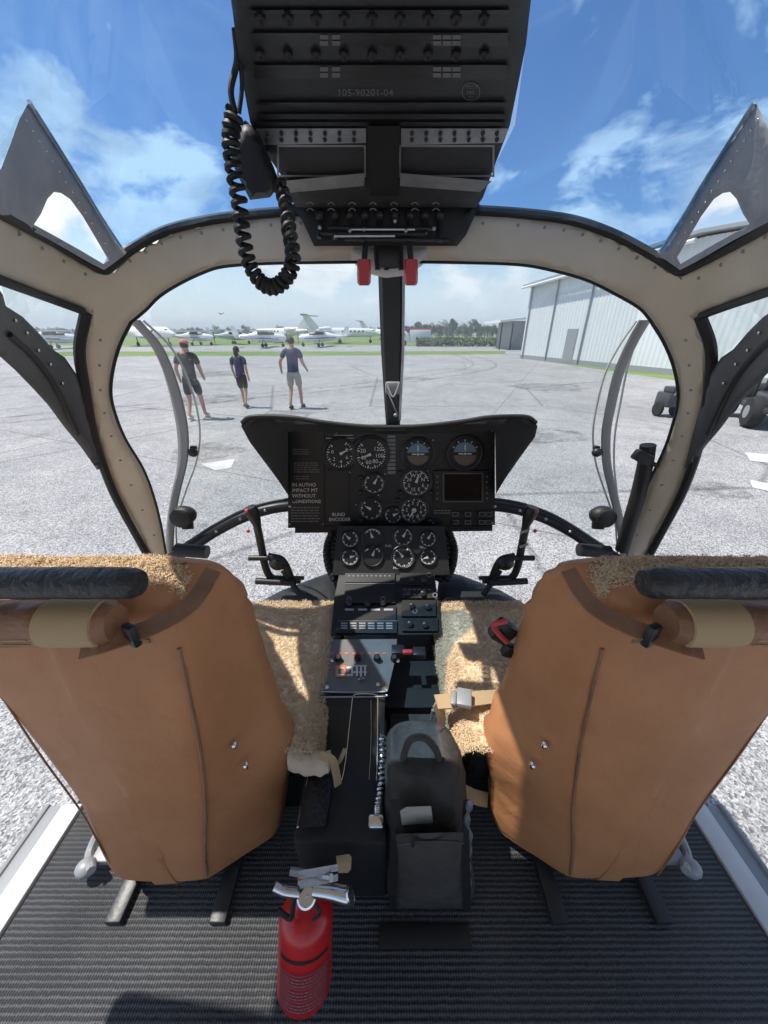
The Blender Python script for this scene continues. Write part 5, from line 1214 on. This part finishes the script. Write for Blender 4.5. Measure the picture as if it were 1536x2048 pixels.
# people walking away
def skin_mesh(name, verts, edges, radii, m, par, sub=2):
    me = bpy.data.meshes.new(name); me.from_pydata([Vector(v) for v in verts], edges, []); me.update()
    ob = bpy.data.objects.new(name, me); COL.objects.link(ob)
    sk = ob.modifiers.new('skin', 'SKIN'); sk.use_smooth_shade = True
    for i, r in enumerate(radii):
        r = r if hasattr(r, '__len__') else (r, r); me.skin_vertices[0].data[i].radius = r
    me.skin_vertices[0].data[0].use_root = True
    ss = ob.modifiers.new('sub', 'SUBSURF'); ss.levels = sub; ss.render_levels = sub
    dg = bpy.context.evaluated_depsgraph_get(); nm = bpy.data.meshes.new_from_object(ob.evaluated_get(dg)); bpy.data.objects.remove(ob)
    nm.name = name; nm.materials.clear(); nm.materials.append(MATS[m])
    for p in nm.polygons: p.use_smooth = True
    o = bpy.data.objects.new(name, nm); COL.objects.link(o); o.parent = par; return o
def person(loc, rz, H, label, shirt, shorts, shoes, hair, stride, arms, cap=None, extra=None, slim=1.0, sway=0):
    t = thing('person', label, 'person', loc); k = H/1.75
    V = {}; order = []; rad = []; E = []
    def j(n, p, r, frm=None):
        p = (p[0]+sway*(max(0, p[2]-.9)/.8 if not n.startswith(('lh', 'rh', 'lk', 'rk', 'la', 'ra', 'lt', 'rt')) else 0), p[1], p[2])
        V[n] = len(order); order.append(Vector(p)*k); rad.append((r*k*slim, r*k*slim) if not hasattr(r, '__len__') else (r[0]*k*slim, r[1]*k*slim))
        if frm: E.append((V[frm], V[n]))
    j('pel', (0, 0, .93), (.15, .11)); j('waist', (0, .01, 1.08), (.13, .095), 'pel'); j('chest', (0, .02, 1.30), (.16, .115), 'waist'); j('neckb', (0, .01, 1.46), (.075, .07), 'chest'); j('neck', (0, .02, 1.53), (.052, .055), 'neckb'); j('head', (0, .035, 1.62), (.072, .088), 'neck'); j('crown', (0, .03, 1.70), (.062, .078), 'head')
    for s, n in ((-1, 'l'), (1, 'r')):
        st = stride*s
        j(n+'hip', (s*.095, 0, .88), .085, 'pel'); j(n+'knee', (s*.10, st*.42+.05, .49), .056, n+'hip'); j(n+'ank', (s*.10, st*.95-.02, .10+max(0, -st)*.18), .038, n+'knee'); j(n+'toe', (s*.115, st*.95+.15, .045+max(0, -st)*.05), .036, n+'ank')
        ea, wa = arms[n]; j(n+'sho', (s*.185, .01, 1.42), .058, 'neckb'); j(n+'elb', ea, .043, n+'sho'); j(n+'wri', wa, .030, n+'elb')
        d = (Vector(wa)-Vector(ea)).normalized(); c = Vector(wa)+d*.05; j(n+'palm', tuple(c), (.034, .022), n+'wri')
        for q in range(4): f = c+d*(.075-.008*abs(q-1.3))+Vector((0, (q-1.5)*.017, 0)); j(n+'f%d' % q, tuple(f), .009, n+'palm')
        j(n+'th', tuple(c+d*.03+Vector((0, .05, 0))), .010, n+'palm')
    skin_mesh('body', order, E, rad, 'skin', t)
    g = lambda n: tuple(order[V[n]])
    lp = lambda a, b2, u: tuple(order[V[a]].lerp(order[V[b2]], u))
    vs = [g('waist'), lp('pel', 'waist', -.12), g('chest'), lp('neckb', 'chest', .15), g('lsho'), lp('lsho', 'lelb', .7), g('rsho'), lp('rsho', 'relb', .7)]
    ks = k*slim
    skin_mesh('shirt', vs, [(0, 1), (0, 2), (2, 3), (3, 4), (4, 5), (3, 6), (6, 7)], [(.160*ks, .128*ks), (.178*ks, .145*ks), (.178*ks, .13*ks), (.09*ks, .085*ks), (.075*ks, .072*ks), (.068*ks, .066*ks), (.075*ks, .072*ks), (.068*ks, .066*ks)], shirt, t)
    vs = [g('pel'), lp('pel', 'waist', .6), g('lhip'), lp('lhip', 'lknee', .85), g('rhip'), lp('rhip', 'rknee', .85)]
    skin_mesh('shorts', vs, [(0, 1), (0, 2), (2, 3), (0, 4), (4, 5)], [(.165*ks, .13*ks), (.155*ks, .12*ks), .105*ks, .088*ks, .105*ks, .088*ks], shorts, t)
    for n in ('l', 'r'):
        a, c = order[V[n+'ank']], order[V[n+'toe']]
        b = MB(); b.ball((a+c)/2+Vector((0, -.01, -.035*k)), (.05*k, .145*k, .05*k), Matrix.Rotation(math.atan2((c-a).z+.06*k, .2), 4, 'X')); b.build('shoe', shoes, t, True).matrix_parent_inverse = Matrix()
    hd = order[V['head']]; b = MB(); b.ball(hd+Vector((0, -.012, .045*k)), (.088*k, .105*k, .098*k)); 
    if hair == 'long': b.ball(hd+Vector((0, -.075*k, -.05*k)), (.07*k, .04*k, .13*k))
    b.build('hair', 'hair', t, True).matrix_parent_inverse = Matrix()
    for s in (-1, 1): 
        pass
    b = MB(); f = hd+Vector((0, .10*k, 0)); b.ball(f+Vector((0, .0, -.005)), (.012*k, .02*k, .018*k), seg=8); b.ball(hd+Vector((-.083*k, 0, 0)), (.012*k, .022*k, .03*k), seg=8); b.ball(hd+Vector((.083*k, 0, 0)), (.012*k, .022*k, .03*k), seg=8); b.build('face_detail', 'skin', t, True).matrix_parent_inverse = Matrix()
    if cap:
        b = MB(); b.ball(hd+Vector((0, .0, .075*k)), (.095*k, .115*k, .075*k)); b.box(hd+Vector((0, .13*k, .07*k)), (.14*k, .12*k, .012), None, .004); b.build('cap', cap, t, True).matrix_parent_inverse = Matrix()
    if extra: extra(t, order, V, k)
    t.rotation_euler.z = R(rz); return t
def bag_in_hand(t, o, V, k):
    pass
p1 = person(G(398, 838), 4, 1.78, 'person in black T-shirt, black shorts and pink cap walking away, leftmost of three', 'black_cloth', 'black_cloth', 'shoe_light', 'short', .22, {'l': ((-.25, -.06, 1.15), (-.27, .08, .93)), 'r': ((.25, .03, 1.14), (.24, .18, .96))}, 'pink_cap', None, 1.06, .03)
p2 = person(G(492, 815), -4, 1.60, 'long-haired person in navy T-shirt and dark shorts walking between the other two', 'navy', 'black_cloth', 'shoe_dark', 'long', -.2, {'l': ((-.235, .02, 1.14), (-.24, .12, .93)), 'r': ((.24, -.08, 1.15), (.255, -.06, .90))}, None, None, .92, -.025)
p3 = person(G(594, 817), -6, 1.83, 'person in navy T-shirt and pale beige shorts walking away, nearest the centre post', 'navy', 'beige_cloth', 'shoe_dark', 'short', .18, {'l': ((-.30, -.08, 1.18), (-.33, .04, .97)), 'r': ((.27, -.02, 1.16), (.31, .14, 1.0))}, None, None, 1.02, .015)

# the humid air over the field
m = bpy.data.materials.new('haze'); m.use_nodes = True; m.node_tree.nodes.clear()
o_ = N(m.node_tree, 'ShaderNodeOutputMaterial'); v_ = N(m.node_tree, 'ShaderNodeVolumePrincipled'); v_.inputs['Color'].default_value = (.86, .92, 1, 1); v_.inputs['Density'].default_value = .0011; v_.inputs['Anisotropy'].default_value = .2
m.node_tree.links.new(v_.outputs[0], o_.inputs['Volume']); MATS['haze'] = m
b = MB(); b.box((0, 600, 14), (1830, 1830, 30)); hz_ = b.build('haze', 'haze'); tag(hz_, 'thin pale humid haze over the airfield', None, None, 'stuff')
